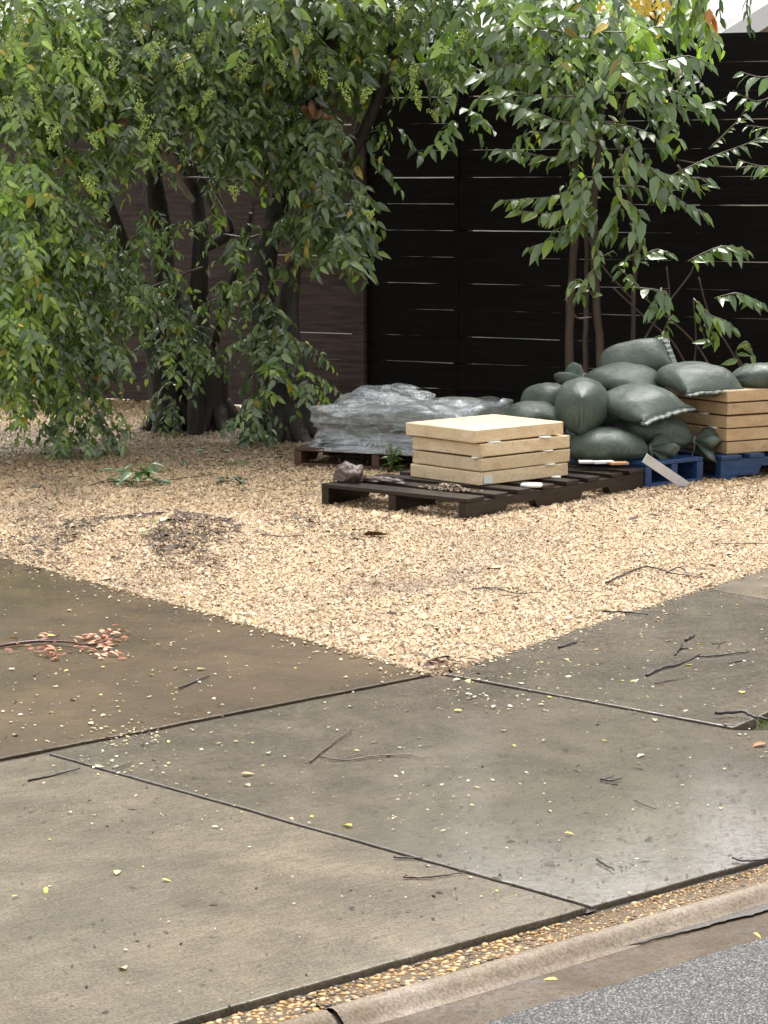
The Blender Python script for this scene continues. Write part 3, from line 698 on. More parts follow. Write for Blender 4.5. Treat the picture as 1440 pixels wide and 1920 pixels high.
# ------------------------------------------------------------------ trees
def rootpt(px, py): return G(px, py, 0)
def tree_left():
    b = G(345, 805); root = empty('tree', (0, 0, 0)); tag(root, 'large multi-trunk tree with glossy dark leaves at the left, sawn limb stubs', 'tree')
    Y = b.y
    T = lambda px, py, dy=0.0: P(px, py, Y + dy)
    gr = lambda px, dy: Vector((P(px, 800, Y + dy).x, Y + dy, -0.05))
    def flare(px, dy, r_):
        for k in range(6):
            a = k*1.05 + random.uniform(-.3, .3); c_ = gr(px, dy); d_ = Vector((math.cos(a), math.sin(a), 0))
            limb('root', [c_ + d_*r_*.45 + Vector((0, 0, .20)), c_ + d_*r_*1.05 + Vector((0, 0, .085)), c_ + d_*r_*1.7 + Vector((0, 0, .035)), c_ + d_*r_*2.3 + Vector((0, 0, .0))], [r_*.35, r_*.33, r_*.24, r_*.10], M['bark'], root, 7, .4)
    flare(318, -.05, .10); flare(350, .12, .13); flare(400, .05, .12)
    limb('trunk', [gr(318, -.05), T(300, 700, -.05), T(272, 590), T(225, 455, -.05), T(175, 350, -.15), T(95, 275, -.3), T(-40, 215, -.5)], [.10, .072, .06, .056, .056, .054, .048], M['bark'], root, 11)
    limb('trunk', [gr(350, .12), T(340, 690, .1), T(318, 560, .1), T(300, 440, .1), T(285, 330, .05), T(300, 190), T(330, 20), T(350, -220)], [.13, .10, .076, .064, .056, .05, .045, .035], M['bark'], root, 12)
    limb('trunk', [gr(400, .05), T(395, 700, .05), T(372, 600, .1), T(375, 480, .1), T(368, 370, .15), T(330, 270, .2), T(300, 200, .25)], [.12, .085, .058, .048, .044, .042, .036], M['bark'], root, 11)
    limb('trunk', [gr(365, -.25), T(366, 720, -.2), T(360, 640, -.15), T(345, 560, 0)], [.05, .042, .036, .03], M['bark'], root, 9)
    limb('limb', [T(405, 640, .05), T(415, 590, .02), T(430, 540, 0), T(455, 480, -.05), T(470, 400, -.1)], [.022, .02, .018, .016, .012], M['bark'], root, 7)
    # pale peeling limb and sawn stubs
    limb('limb', [T(372, 470, .1), T(425, 440, -.02), T(412, 395, -.04), T(392, 352, -.02), T(350, 300, .02), T(318, 240, .1)], [.03, .032, .036, .04, .04, .035], M['bark'], root, 10)
    limb('peeled_wood', [T(428, 434, -.10), T(413, 395, -.11), T(394, 356, -.10)], [.012, .022, .013], M['bark_pale'], root, 8)
    st = limb('sawn_limb', [T(296, 240, -.46), T(312, 285, -.48), T(332, 335, -.50), T(363, 378, -.52)], [.016, .018, .018, .014], M['bark_pale'], root, 9)
    limb('limb', [T(60, 130, -.1), T(130, 130, -.1), T(190, 160, -.05), T(250, 210, 0), T(290, 300, .05)], [.035, .04, .045, .05, .05], M['bark'], root, 9)
    for pts in ([(340,245),(400,238),(450,248),(500,260)], [(320,285),(380,312),(430,328),(470,340),(500,362)], [(340,333),(400,334),(450,331)],
                [(420,440),(470,445),(520,430),(560,425)], [(230,235),(205,285),(175,330)], [(100,290),(85,320),(72,350)], [(270,545),(330,520),(380,500)]):
        limb('twig', [T(x, y, -.28) for x, y in pts], [.007, .006, .005, .003][:len(pts)] if len(pts) < 5 else [.008,.007,.006,.005,.003], M['stem'], root, 5, 0.1, 4)
    bl = [(50,60,11.3,120,90,.45,202,0.066,0.56),(190,50,11.8,120,70,.5,162,0.066,0.23),(330,30,12,120,60,.5,148,0.066,0.17),(300,110,11.7,110,60,.45,162,0.064,0.20),
          (430,100,12,110,60,.5,162,0.066,0.14),(540,80,12.3,90,60,.45,121,0.070,0.14),(100,160,11.4,110,50,.4,121,0.066,0.29),(225,165,11.6,50,45,.3,60,0.064,0.32),(310,180,11.7,70,40,.3,67,0.062,0.20),
          (30,330,11.2,60,60,.35,72,0.066,0.56),(110,375,11.4,60,34,.3,49,0.066,0.38),(160,290,11.5,36,50,.2,40,0.064,0.60),(40,210,11.2,60,40,.3,48,0.066,0.42),
          (410,195,12,80,36,.4,81,0.066,0.17),(430,270,12.1,60,30,.3,40,0.066,0.14),(510,180,12.3,70,50,.4,86,0.070,0.12),(500,260,12.2,40,34,.2,29,0.066,0.12),
          (20,470,11.1,60,70,.35,116,0.068,0.60),(85,460,11.3,66,50,.3,75,0.066,0.38),(190,470,11.6,60,26,.25,37,0.062,0.14),(20,600,11.1,55,70,.35,110,0.068,0.60),
          (110,560,11.4,76,50,.3,101,0.064,0.26),(205,550,11.6,64,44,.25,78,0.062,0.11),(100,645,11.4,66,40,.3,63,0.064,0.26),(175,635,11.5,54,36,.25,55,0.062,0.12),(15,710,11.2,30,50,.25,31,0.066,0.32),
          (110,700,11.5,34,20,.2,11,0.062,0.14),(150,775,11.4,50,26,.2,17,0.062,0.08),(175,815,11.3,50,22,.2,26,0.066,0.08),(70,760,11.4,30,20,.2,7,0.062,0.12),(210,770,11.5,20,12,.1,5,0.062,0.12),
          (322,570,12.1,22,50,.12,18,0.058,0.08),(352,625,12.1,26,26,.12,13,0.058,0.12),(375,660,12.0,34,18,.12,13,0.062,0.29),(320,735,12.3,22,36,.12,10,0.056,0.08),
          (285,560,12.0,26,30,.12,11,0.058,0.08),(430,528,12.2,34,8,.06,5,0.058,0.08),(450,480,12.3,20,24,.1,5,0.058,0.11),(420,410,12.2,14,30,.1,4,0.056,0.50),
          (60,420,11.2,70,40,.25,34,.066,.4),(130,440,11.4,50,30,.2,20,.064,.3),(250,430,11.7,34,26,.15,10,.062,.1),(60,690,11.3,50,30,.25,24,.066,.25),(140,730,11.4,50,24,.2,18,.066,.1),
          (330,520,12.0,30,26,.12,7,.064,.08),(400,570,12.0,30,24,.1,6,.064,.06),(445,430,12.1,26,30,.1,6,.066,.1),(270,400,11.8,30,26,.12,7,.064,.2),(230,300,11.5,40,30,.2,16,.062,.3),(250,240,11.4,46,26,.2,18,.062,.3),(370,260,11.7,46,24,.2,16,.062,.1),(350,420,11.8,26,30,.12,8,.06,.1),(270,480,11.8,34,30,.15,14,.062,.06),(300,640,12,26,40,.12,12,.06,.04)]
    # the crown goes on above the picture
    up = []
    for px in range(-420, 620, 150):
        for py in (-45, -130, -290, -450, -600, -780):
            up.append((px + random.uniform(-40, 40), py + random.uniform(-50, 50), random.uniform(11.0, 13.0), 120, 100, .8, 44, .10, .12))
    for py in (80, 260, 440, 620): up.append((-140, py, 11.2, 110, 110, .6, 50, .10, .25))
    PO, AX, NR, LN, WD, TI, TW = foliage(bl + up)
    tag(leaf_mesh('crown', PO, AX, NR, LN, WD, TI, M['leaf'], parent=root), kind='stuff')
    twigs_mesh('small_twigs', TW, 0.0032, M['stem'], root)
    panicles('flower_clusters', [(280,215,10.95,.13),(265,190,10.95,.08),(470,45,11.15,.12),(490,30,11.15,.1),(305,70,10.95,.15),(465,120,11.25,.1),(160,330,10.75,.12),(170,250,10.85,.08),
                                 (330,110,10.95,.13),(290,250,10.95,.1),(395,170,11.25,.09),(100,240,10.75,.1),(60,160,10.65,.12),(440,350,11.35,.07),(20,60,10.7,.12),(45,25,10.7,.1),(120,90,10.9,.12),(215,110,11.0,.1),(250,40,11.1,.12),(380,60,11.2,.1),(520,110,11.4,.1),(180,180,11.0,.08),(15,180,10.7,.1),(360,200,11.3,.07)], root)
    dead_leaves(238, 218, 11.4, 3, .012, root); dead_leaves(600, 195, 12.0, 9, .045, root)
tree_left()

def tree_mid():
    b = G(535, 828); root = empty('tree', (0, 0, 0)); tag(root, 'dark thick-based tree beside the plastic-wrapped pallet, leafy suckers climbing its trunk', 'tree')
    Y = b.y; T = lambda px, py, dy=0.0: P(px, py, Y + dy)
    gr = lambda px, dy: Vector((P(px, 800, Y + dy).x, Y + dy, -0.06))
    for k in range(7):
        a = k*.9 + random.uniform(-.3, .3); c_ = gr(528, .15); d_ = Vector((math.cos(a), math.sin(a), 0)); r_ = .15
        limb('root', [c_ + d_*r_*.45 + Vector((0, 0, .24)), c_ + d_*r_*1.05 + Vector((0, 0, .10)), c_ + d_*r_*1.6 + Vector((0, 0, .04)), c_ + d_*r_*2.1], [r_*.4, r_*.36, r_*.25, r_*.1], M['bark'], root, 7, .4)
    limb('trunk', [gr(528, .15), T(532, 810, .15), T(534, 770, .16), T(528, 715, .18), T(512, 650, .2), T(495, 560, .25), T(500, 470, .3), T(530, 360, .35), T(575, 240, .3), T(620, 80, .2), T(640, -180, .2)],
         [.17, .15, .135, .115, .085, .068, .06, .055, .05, .045, .035], M['bark'], root, 14, 0.5)
    limb('trunk', [gr(572, .3), T(570, 760, .3), T(556, 690, .3), T(540, 600, .32), T(560, 480, .4), T(640, 330, .4), T(720, 150, .3), T(760, -60, .2)], [.09, .075, .06, .05, .042, .036, .03, .02], M['bark'], root, 10, 0.4)
    limb('limb', [T(630, 300, .3), T(660, 330, .25), T(700, 378, .2), T(716, 388, .2)], [.008, .007, .005, .003], M['twig_red'], root, 5, .1)
    limb('sucker', [T(478, 815, -.05), T(480, 740, -.06), T(500, 650, -.06), T(520, 600, -.05)], [.008, .007, .006, .004], M['stem'], root, 5, .1)
    limb('sucker', [T(556, 700, -.04), T(562, 660, -.05), T(545, 625, -.06)], [.006, .005, .003], M['green_stem'], root, 5, .1)
    bl = [(590,45,12.1,100,55,.4,60,.080,.14),(700,20,12.2,110,50,.4,52,.085,.16),(790,30,12.3,90,46,.35,34,.085,.10),(640,120,12.2,76,42,.3,34,.085,.08),(740,110,12.3,76,34,.3,20,.085,.05),
          (800,110,12.4,60,34,.3,14,.085,.05),(590,235,12.1,56,40,.3,34,.085,.02),(590,310,12,46,36,.22,24,.085,.02),(625,375,12,52,44,.22,44,.090,.02),(640,440,11.9,42,36,.18,30,.092,.02),
          (585,420,12.1,26,34,.15,9,.085,.02),(735,240,12.3,18,14,.08,4,.085,.0),(690,285,12.3,12,14,.08,3,.085,.0),(550,300,12.2,30,30,.15,9,.08,.02),
          (478,540,12.2,20,20,.1,6,.066,.02),(510,610,12.0,22,26,.1,12,.075,.04),(545,635,11.9,26,20,.1,11,.078,.12),(515,678,11.9,16,16,.08,6,.078,.5),(575,712,11.9,20,16,.08,8,.066,.3),
          (500,490,12.1,26,26,.1,6,.078,.04),(540,420,12.1,26,26,.1,6,.078,.04),(480,640,11.9,22,30,.08,9,.07,.06),(480,745,11.8,10,26,.06,10,.07,.05),(470,792,11.75,14,12,.06,6,.07,.05),(500,575,12.1,18,24,.1,6,.07,.04),(445,525,12.1,28,10,.08,5,.07,.02)]
    up = []
    for px in range(500, 800, 110):
        for py in (-40, -140, -280, -420):
            up.append((px + random.uniform(-40, 40), py + random.uniform(-50, 50), random.uniform(11.6, 13.2), 120, 110, .7, 40, .10, .10))
    PO, AX, NR, LN, WD, TI, TW = foliage(bl + up)
    tag(leaf_mesh('crown', PO, AX, NR, LN, WD, TI, M['leaf'], parent=root), kind='stuff')
    twigs_mesh('small_twigs', TW, 0.003, M['stem'], root)
    panicles('flower_clusters', [(600,130,11.35,.1),(640,155,11.35,.13),(690,165,11.35,.08),(775,115,11.45,.14),(780,170,11.45,.1),(810,205,11.55,.07),(870,55,11.45,.1),(757,10,11.35,.1),(690,395,11.35,.05),(575,60,11.25,.06)], root)
tree_mid()

# leaf template for leaves that are objects of their own
def leaf_templates(mat):
    out = []
    for fold, curl, wdt in ((0.35, 0.22, 0.155), (0.25, 0.42, 0.15), (0.5, 0.30, 0.175), (0.3, 0.12, 0.19)):
        u, w = LEAF[:, 0], LEAF[:, 1]
        V = [(uu, ww * wdt, fold * abs(ww) * wdt - curl * uu * uu) for uu, ww in zip(u, w)]
        out.append(mesh('leaf', V, [tuple(int(i) for i in q) for q in LEAFT], mat, True))
    return out
LT = leaf_templates(M['leaf_obj']); LTL = leaf_templates(M['litter_obj'])
def leaf_object(parent, p, ax, nr, ln, c, name='leaf', dry=False):
    ax = Vector(ax).normalized(); nr = Vector(nr); nr = (nr - ax * nr.dot(ax)).normalized(); sd_ = nr.cross(ax)
    o = link(name, random.choice(LTL if dry else LT), parent)
    m = Matrix((ax, sd_, nr)).transposed().to_4x4(); m.translation = Vector(p)
    o.matrix_basis = m @ Matrix.Diagonal((ln, ln * random.uniform(0.85, 1.25), ln, 1))
    o.color = (*c, 1); return o

def shrub_right():
    root = empty('shrub', (0, 0, 0)); tag(root, 'tall leafy shrub with drooping pointed leaves growing against the black fence', 'shrub')
    Y = 11.5; T = lambda px, py, y=Y: P(px, py, y)
    gb = lambda px, y: Vector((P(px, 780, y).x, y, -0.04))
    limb('stem', [gb(1130, 11.45), T(1126, 670, 11.45), T(1118, 560, 11.45), T(1112, 420, 11.45), T(1120, 300, 11.45), T(1128, 180, 11.5), T(1110, 40, 11.5), T(1095, -40, 11.5)], [.024,.021,.019,.018,.016,.014,.011,.006], M['stem'], root, 9, .3)
    limb('stem', [gb(1072, 11.7), T(1068, 620, 11.7), T(1074, 500, 11.7), T(1082, 380, 11.65), T(1070, 230, 11.6), T(1030, 60, 11.5), T(1000,-30,11.5)], [.026,.023,.021,.019,.016,.012,.006], M['stem'], root, 9, .3)
    limb('stem', [gb(1190, 11.6), T(1188, 600, 11.6), T(1190, 480, 11.6), T(1180, 360, 11.55), T(1160, 250, 11.5), T(1200, 120, 11.5), T(1240, 20, 11.5)], [.013,.012,.011,.010,.010,.008,.005], M['stem'], root, 7, .2)
    limb('stem', [gb(1100, 11.55), T(1098, 640, 11.55), T(1100, 520, 11.55), T(1096, 420, 11.5), T(1060, 280, 11.5)], [.014,.013,.012,.010,.006], M['stem'], root, 7, .2)
    paths = [  # drooping sprays: pixel polyline, depth, leaf length, lime share
        ([(1100,330),(1050,365),(1000,372),(945,376)],11.2,.115,.55), ([(1120,395),(1080,430),(1040,448),(992,465)],11.2,.115,.45), ([(1090,290),(1030,295),(980,285),(935,280)],11.2,.10,.30),
        ([(1110,240),(1040,225),(980,200),(925,182)],11.1,.11,.12), ([(1080,180),(1010,180),(950,170),(895,185)],11.2,.11,.15), ([(1050,130),(990,120),(930,130),(880,150)],11.3,.11,.08),
        ([(1130,300),(1105,350),(1088,400),(1075,440)],11.15,.10,.25), ([(1150,330),(1165,380),(1150,410),(1140,440)],11.1,.115,.35), ([(1160,370),(1200,400),(1190,430),(1165,455)],11.1,.11,.30),
        ([(1130,230),(1190,240),(1230,260),(1262,285)],11.2,.105,.10), ([(1160,290),(1220,315),(1260,330),(1325,335)],11.15,.11,.15), ([(1220,315),(1255,360),(1290,385),(1320,398)],11.1,.115,.25),
        ([(1170,190),(1230,190),(1290,200),(1345,190)],11.2,.11,.08), ([(1200,170),(1260,170),(1310,195),(1340,225)],11.2,.10,.12), ([(1180,120),(1240,115),(1290,105),(1330,120)],11.2,.11,.12),
        ([(1050,60),(990,50),(940,60),(900,90)],11.3,.11,.10), ([(1130,60),(1190,60),(1240,50),(1290,75)],11.2,.11,.18), ([(1100,150),(1090,200),(1075,250),(1060,290)],11.1,.11,.12),
        ([(1240,340),(1300,310),(1345,290),(1400,270),(1450,245)],11.2,.085,.18), ([(1330,280),(1370,240),(1395,210),(1400,180)],11.2,.07,.40),
        ([(1190,500),(1215,475),(1235,468),(1255,475)],11.3,.105,.18), ([(1290,490),(1330,470),(1360,462),(1400,470)],11.2,.11,.12), ([(1240,540),(1235,560),(1225,580),(1215,590)],11.3,.10,.25),
        ([(1190,540),(1235,545),(1255,560),(1240,580)],11.2,.10,.2), ([(1115,560),(1095,530),(1080,525),(1068,540)],11.2,.09,.30), ([(1120,500),(1100,520),(1090,545),(1080,560)],11.2,.09,.25),
        ([(1300,560),(1330,590),(1355,600),(1375,615)],11.2,.10,.15), ([(1340,560),(1380,550),(1410,560),(1430,570)],11.3,.09,.10), ([(1320,610),(1340,630),(1325,640),(1310,600)],11.2,.09,.12),
        ([(1200,540),(1180,520),(1160,500),(1170,490)],11.3,.085,.2), ([(1250,640),(1245,620),(1255,600),(1262,590)],11.3,.085,.2), ([(1395,690),(1380,660),(1400,640),(1412,668)],11.25,.085,.3),
        ([(1110,380),(1090,400),(1065,420),(1040,430)],11.25,.12,.4), ([(1100,350),(1060,390),(1025,400),(975,395)],11.15,.12,.5), ([(1140,420),(1120,450),(1125,480),(1150,470)],11.15,.10,.4), ([(1180,420),(1205,445),(1200,470),(1180,480)],11.15,.10,.3),
        ([(1150,350),(1200,350),(1240,365),(1270,350)],11.2,.10,.2), ([(1130,260),(1090,270),(1050,255),(1000,245)],11.15,.11,.2), ([(1200,260),(1170,290),(1175,320),(1190,345)],11.1,.10,.2), ([(1270,310),(1290,335),(1300,350),(1330,345)],11.15,.10,.25)]
    root2 = None
    cand = []
    for pts, y, ll, lime in paths:
        path = smooth_path([T(a, b, y + random.uniform(-.05, .05)) for a, b in pts], 6)
        v_, f_ = tube_geo(path[::3] + [path[-1]], [.0055, .0045, .003, .002], 5, 2, 0.1)
        link('twig', mesh('twig', v_, f_, M['green_stem'], True), root)
        n = len(path); L = (path[0] - path[-1]).length; m = max(9, int(L / (0.021 if pts[0][1] < 430 else 0.014)))
        for i in range(m):
            u = (i + 0.5) / m; k = min(n - 2, int(u * (n - 1))); p = path[k].lerp(path[k+1], u*(n-1) - k)
            tg = (path[k+1] - path[k]).normalized(); sdv = tg.cross(Vector((0, 0, 1))).normalized() * (1 if i % 2 else -1)
            a = tg * 0.55 + sdv * random.uniform(.35, .8) + Vector((random.gauss(0, .2), random.gauss(-.1, .2), random.uniform(-.75, -.15)))
            if i >= m - 2: a = tg + Vector((0, -.1, -.35))
            nr = Vector((random.gauss(-.1, .35), random.gauss(-.8, .3), .9))
            c = LIMEG[random.randrange(3)] if random.random() < lime else np.array([(0.10,.155,.060),(0.125,.185,.07),(0.15,.21,.08)][random.randrange(3)])
            cand.append((p, a, nr, ll * random.uniform(.6, 1.15) * (0.7 if i >= m-2 else 1), c * random.uniform(.85, 1.2)))
    # thin bare crossing stems low down
    for pts in ([(1000+340,700),(1300,640),(1245,590),(1210,560)], [(1180,690),(1230,600),(1290,520),(1300,500)], [(1290,690),(1260,640),(1215,600),(1150,540)], [(1395,700),(1360,640),(1330,590),(1310,520)],
                [(1250,660),(1255,560),(1250,500)], [(1060,560),(1080,595),(1110,595)], [(1440,312),(1380,314),(1330,310),(1270,300)], [(1300,690),(1305,640),(1300,560)], [(1185,560),(1130,500),(1100,440)]):
        v_, f_ = tube_geo([T(a, b, 11.4) for a, b in pts], [.006, .005, .004], 5, 4, .1)
        link('twig', mesh('twig', v_, f_, M['stem'], True), root)
    random.shuffle(cand)
    for p, a, nr, ll, c in cand[:300]: leaf_object(root, p, a, nr, ll, c)
    rest = cand[300:]
    bl = [(930,60,11.5,90,50,.3,20,.09,.12),(1020,40,11.5,110,50,.35,26,.09,.18),(1130,35,11.5,110,50,.35,26,.09,.20),(1060,110,11.5,90,50,.3,18,.09,.14),(1150,110,11.4,90,50,.3,18,.09,.14),(1230,60,11.5,70,46,.3,15,.09,.20),
          (1240,140,11.4,60,24,.2,6,.09,.10),(1000,130,11.5,70,34,.25,9,.09,.12),(1100,180,11.4,70,40,.25,9,.09,.15),(1170,210,11.4,60,34,.2,6,.09,.12),(1120,250,11.4,46,34,.2,5,.09,.18),(900,110,11.7,50,46,.25,10,.09,.08),
          (880,-15,11.8,60,30,.3,22,.09,.15),(950,-10,11.7,60,26,.3,20,.09,.15),(1030,-15,11.6,60,26,.3,20,.09,.2),(1110,-20,11.6,60,26,.3,18,.09,.2),(780,-10,12,60,26,.3,20,.09,.12),(870,50,11.8,60,50,.3,18,.09,.10),(1275,10,11.5,55,34,.25,10,.09,.25),(865,205,11.8,22,26,.12,5,.09,.05),(1090,320,11.4,40,30,.15,4,.09,.3),(1040,230,11.4,50,30,.2,4,.09,.15)]
    PO, AX, NR, LN, WD, TI, TW = foliage(bl)
    if rest:
        PO = np.concatenate([PO, [np.array(q[0]) for q in rest]]); AX = np.concatenate([AX, [np.array(q[1]) for q in rest]]); NR = np.concatenate([NR, [np.array(q[2]) for q in rest]])
        l = np.array([q[3] for q in rest]); LN = np.concatenate([LN, l]); WD = np.concatenate([WD, l*.21]); TI = np.concatenate([TI, [q[4] for q in rest]])
    tag(leaf_mesh('foliage', PO, AX, NR, LN, WD, np.clip(TI*1.15, 0, 1), M['leaf'], parent=root), kind='stuff')
    twigs_mesh('small_twigs', TW, 0.003, M['green_stem'], root)
shrub_right()

def edge_shrub():
    # second shrub standing just outside the right edge: its sprays reach into the picture, lime leaves overhead
    root = empty('shrub', (0, 0, 0)); tag(root, 'leafy branches reaching in over the fence from the right edge, lime leaves at the tip', 'shrub')
    Y = 11.0; T = lambda px, py, y=Y: P(px, py, y)
    limb('stem', [Vector((P(1560, 800, Y).x, Y, -.04)), T(1565, 600), T(1550, 350), T(1520, 150), T(1470, -40), T(1400, -90)], [.03, .028, .024, .02, .014, .008], M['stem'], root, 8, .3)
    def spray(pts, y, ll, cols, dens=.030, down=.5, rad=.005):
        path = smooth_path([T(a, b, y) for a, b in pts], 6)
        v_, f_ = tube_geo(path[::3] + [path[-1]], [rad, rad*.8, rad*.5], 5, 2, .1); link('twig', mesh('twig', v_, f_, M['green_stem'], True), root)
        n = len(path); L = sum((path[i+1]-path[i]).length for i in range(n-1)); m = max(5, int(L / dens))
        for i in range(m):
            u = (i + .5) / m; k = min(n-2, int(u*(n-1))); p = path[k].lerp(path[k+1], u*(n-1)-k); tg = (path[k+1]-path[k]).normalized()
            sdv = tg.cross(Vector((0, -0.3, 1))).normalized() * (1 if i % 2 else -1)
            a = tg*.5 + sdv*random.uniform(.3, .8) + Vector((random.gauss(0, .2), random.gauss(-.1, .2), -down*random.uniform(.4, 1.4)))
            c = np.array(random.choice(cols)) * random.uniform(.85, 1.15)
            leaf_object(root, p, a, Vector((random.gauss(0, .35), random.gauss(-.5, .3), 1)), ll*random.uniform(.65, 1.1), c)
    gcol = [(0.10,.155,.06),(0.12,.18,.07),(0.145,.205,.08)]; lcol = [(0.17,.25,.035),(0.20,.27,.04),(0.14,.21,.035)]; dcol = [(0.03,.06,.025),(0.04,.075,.03)]
    spray([(1530,130),(1480,135),(1430,145),(1390,135)], 10.9, .11, gcol); spray([(1530,150),(1470,170),(1420,190),(1375,170)], 10.9, .10, gcol)
    spray([(1535,230),(1480,238),(1440,240),(1400,235)], 10.9, .085, gcol+lcol); spray([(1540,300),(1480,310),(1430,312),(1385,300)], 10.9, .085, gcol)
    spray([(1480,-60),(1420,-30),(1400,10),(1410,60)], 10.8, .07, dcol+gcol, .03, .9); spray([(1430,-80),(1370,-40),(1350,0),(1352,40)], 10.8, .085, dcol, .05, 1.0)
    spray([(1420,-80),(1340,-40),(1300,20),(1290,70)], 10.8, .10, lcol, .024, 1.2); spray([(1400,-80),(1320,-20),(1325,40),(1340,80)], 10.8, .11, lcol, .028, 1.0)
    spray([(1390,-90),(1290,-30),(1270,30),(1275,80)], 10.85, .10, lcol+gcol, .026, 1.1)
    for i in range(3): leaf_object(root, T(1330 + 4*i, 15 + 8*i, 10.75), (random.uniform(-.2, .2), -.2, -1), (-.5, -1, .2), .085, (0.42, 0.15, 0.03), 'dead_leaf')
edge_shrub()

# ------------------------------------------------------------------ pallets
def pallet(name, origin, yaw, L, W, H, mat, label, nboards=7, top=None, bottom=True, dz=0.0, nst=3, notch=True, gapx=None):
    root = empty(name, (origin[0], origin[1], dz), yaw); tag(root, label, 'pallet', 'wooden pallets on the gravel')
    tb = 0.018; bb = 0.016 if bottom else 0.0; sw = 0.038
    for i in range(nst):
        y0 = i * (W - sw) / (nst - 1)
        z0, z1 = bb, H - tb - 0.0015
        n0, n1, nh = L * 0.20, L * 0.38, (z1 - z0) * 0.48
        def sect(xs): return xs
        prof = [(0.0, z0), (n0, z0), (n0 + .02, z0 + nh), (n1 - .02, z0 + nh), (n1, z0), (L - n1, z0), (L - n1 + .02, z0 + nh), (L - n0 - .02, z0 + nh), (L - n0, z0), (L, z0), (L, z1), (L-n0-.02, z1), (L-n1+.02, z1), (n1-.02, z1), (n0+.02, z1), (0, z1)]
        n = len(prof); V = [(x, y0, z) for x, z in prof] + [(x, y0 + sw, z) for x, z in prof]
        cells = [(0,1,2,14,15), (2,3,13,14), (3,4,5,6,12,13), (6,7,11,12), (7,8,9,10,11)]
        F = [c for c in cells] + [tuple(q + n for q in reversed(c)) for c in cells]
        F += [(k, k + n, (k+1) % n + n, (k+1) % n) for k in range(n)]
        link('stringer', mesh('stringer', V, F, mat), root)
    bw = 0.088 if nboards > 5 else 0.12
    for i in range(nboards):
        w_ = bw * (1.35 if i in (0, nboards - 1) else random.uniform(.92, 1.05))
        x0 = 0 if i == 0 else (L - w_ if i == nboards - 1 else i * (L - bw) / (nboards - 1) + random.uniform(-.012, .012))
        v_, f_ = box_geo(x0, x0 + w_, -0.004 + random.uniform(-.004, .004), W + random.uniform(-.003, .006), H - tb, H + random.uniform(-.001, .001), .002)
        sk = random.uniform(-.006, .006)
        v_ = [(x + sk * y / W, y, z) for x, y, z in v_]
        link('deck_board', mesh('deck_board', v_, f_, top or mat), root)
    if bottom:
        for x0 in (0.0, L/2 - .05, L - .1):
            v_, f_ = box_geo(x0, x0 + .10, 0, W, 0, bb - .001, .002); link('bottom_board', mesh('bottom_board', v_, f_, mat), root)
    return root
PH = 0.088
PF = G(874, 935, PH); PYAW = R(50.5)
pallet('pallet', PF, PYAW, 1.30, 0.77, PH, M['pallet_dark'], 'nearest pallet, dark wet brown, carrying the low stack of tan slabs', 8, bottom=False)
WL = G(551, 838, .09); WYAW = R(66); WX = Vector((math.cos(WYAW), math.sin(WYAW), 0)); WY_ = Vector((-math.sin(WYAW), math.cos(WYAW), 0))
WO = WL - WY_ * 0.86
pallet('pallet', WO, WYAW, 0.86, 0.86, .09, M['pallet_brown'], 'reddish brown pallet under the plastic-wrapped load', 6)
BR = G(1322, 857, .112); BYAW = R(38); BX = Vector((math.cos(BYAW), math.sin(BYAW), 0)); BY_ = Vector((-math.sin(BYAW), math.cos(BYAW), 0))
BO = BR + BY_ * 0.012
pallet('pallet', BO, BYAW + R(90), 0.95, 0.365, .112, M['pallet_blue'], 'blue painted pallet under the heap of green sandbags', 7, M['pallet_blue'])
SF = G(1362, 852, .112); SYAW = R(31); SX = Vector((math.cos(SYAW), math.sin(SYAW), 0)); SY_ = Vector((-math.sin(SYAW), math.cos(SYAW), 0))
B2O = SF - SX * 0.06 - SY_ * 0.035
pallet('pallet', B2O, SYAW, 1.1, 0.62, .110, M['pallet_blue'], 'blue painted pallet at the right edge under the taller stack of slabs', 7)

# ------------------------------------------------------------------ slabs and their spacers
def slab(corner, yaw, a, b, z, t, label, dx=0, dy=0):
    root_loc = Vector((corner.x, corner.y, 0)) + Vector((math.cos(yaw), math.sin(yaw), 0)) * dx + Vector((-math.sin(yaw), math.cos(yaw), 0)) * dy
    v_, f_ = box_geo(0, a, 0, b, 0, t, 0.003, 0.0014)
    o = link('slab', mesh('slab', v_, f_, M['slab'])); o.location = (root_loc.x, root_loc.y, z); o.rotation_euler = (0, 0, yaw + random.uniform(-.008, .008))
    return tag(o, label, 'slab', 'stacked tan slabs')
def chip(p, yaw, a, b, t, label, mat='foam', name='spacer', cat='spacer'):
    n = 10; V = []
    for zz, k in ((0, 1.0), (t*.6, 1.0), (t, .88)):
        for i in range(n):
            an = 2*math.pi*i/n; r_ = 1 + .12*math.sin(3*an+p[0]*9) ; V.append((a*k*r_*math.copysign(abs(math.cos(an))**.7, math.cos(an)), b*k*r_*math.copysign(abs(math.sin(an))**.7, math.sin(an)), zz))
    F = [tuple(range(n-1, -1, -1)), tuple(2*n+i for i in range(n))]
    for l in range(2): F += [(l*n+i, l*n+(i+1) % n, (l+1)*n+(i+1) % n, (l+1)*n+i) for i in range(n)]
    o = link(name, mesh(name, V, F, M[mat], True)); o.location = p; o.rotation_euler = (0, 0, yaw)
    return tag(o, label, cat)
SB = G(897, 911, PH + .002); S1Y = R(42); pitch, thick = .0600, .0532
s1x, s1y = Vector((math.cos(S1Y), math.sin(S1Y), 0)), Vector((-math.sin(S1Y), math.cos(S1Y), 0))
names = ['bottom slab of the low tan stack on the dark pallet', 'second slab from the bottom of the low tan stack', 'third slab from the bottom of the low tan stack, just under the top one', 'top slab of the low tan stack, set slightly back to the left']
offs = [(0, 0), (.012, -.006), (.014, -.004), (-.012, .012)]
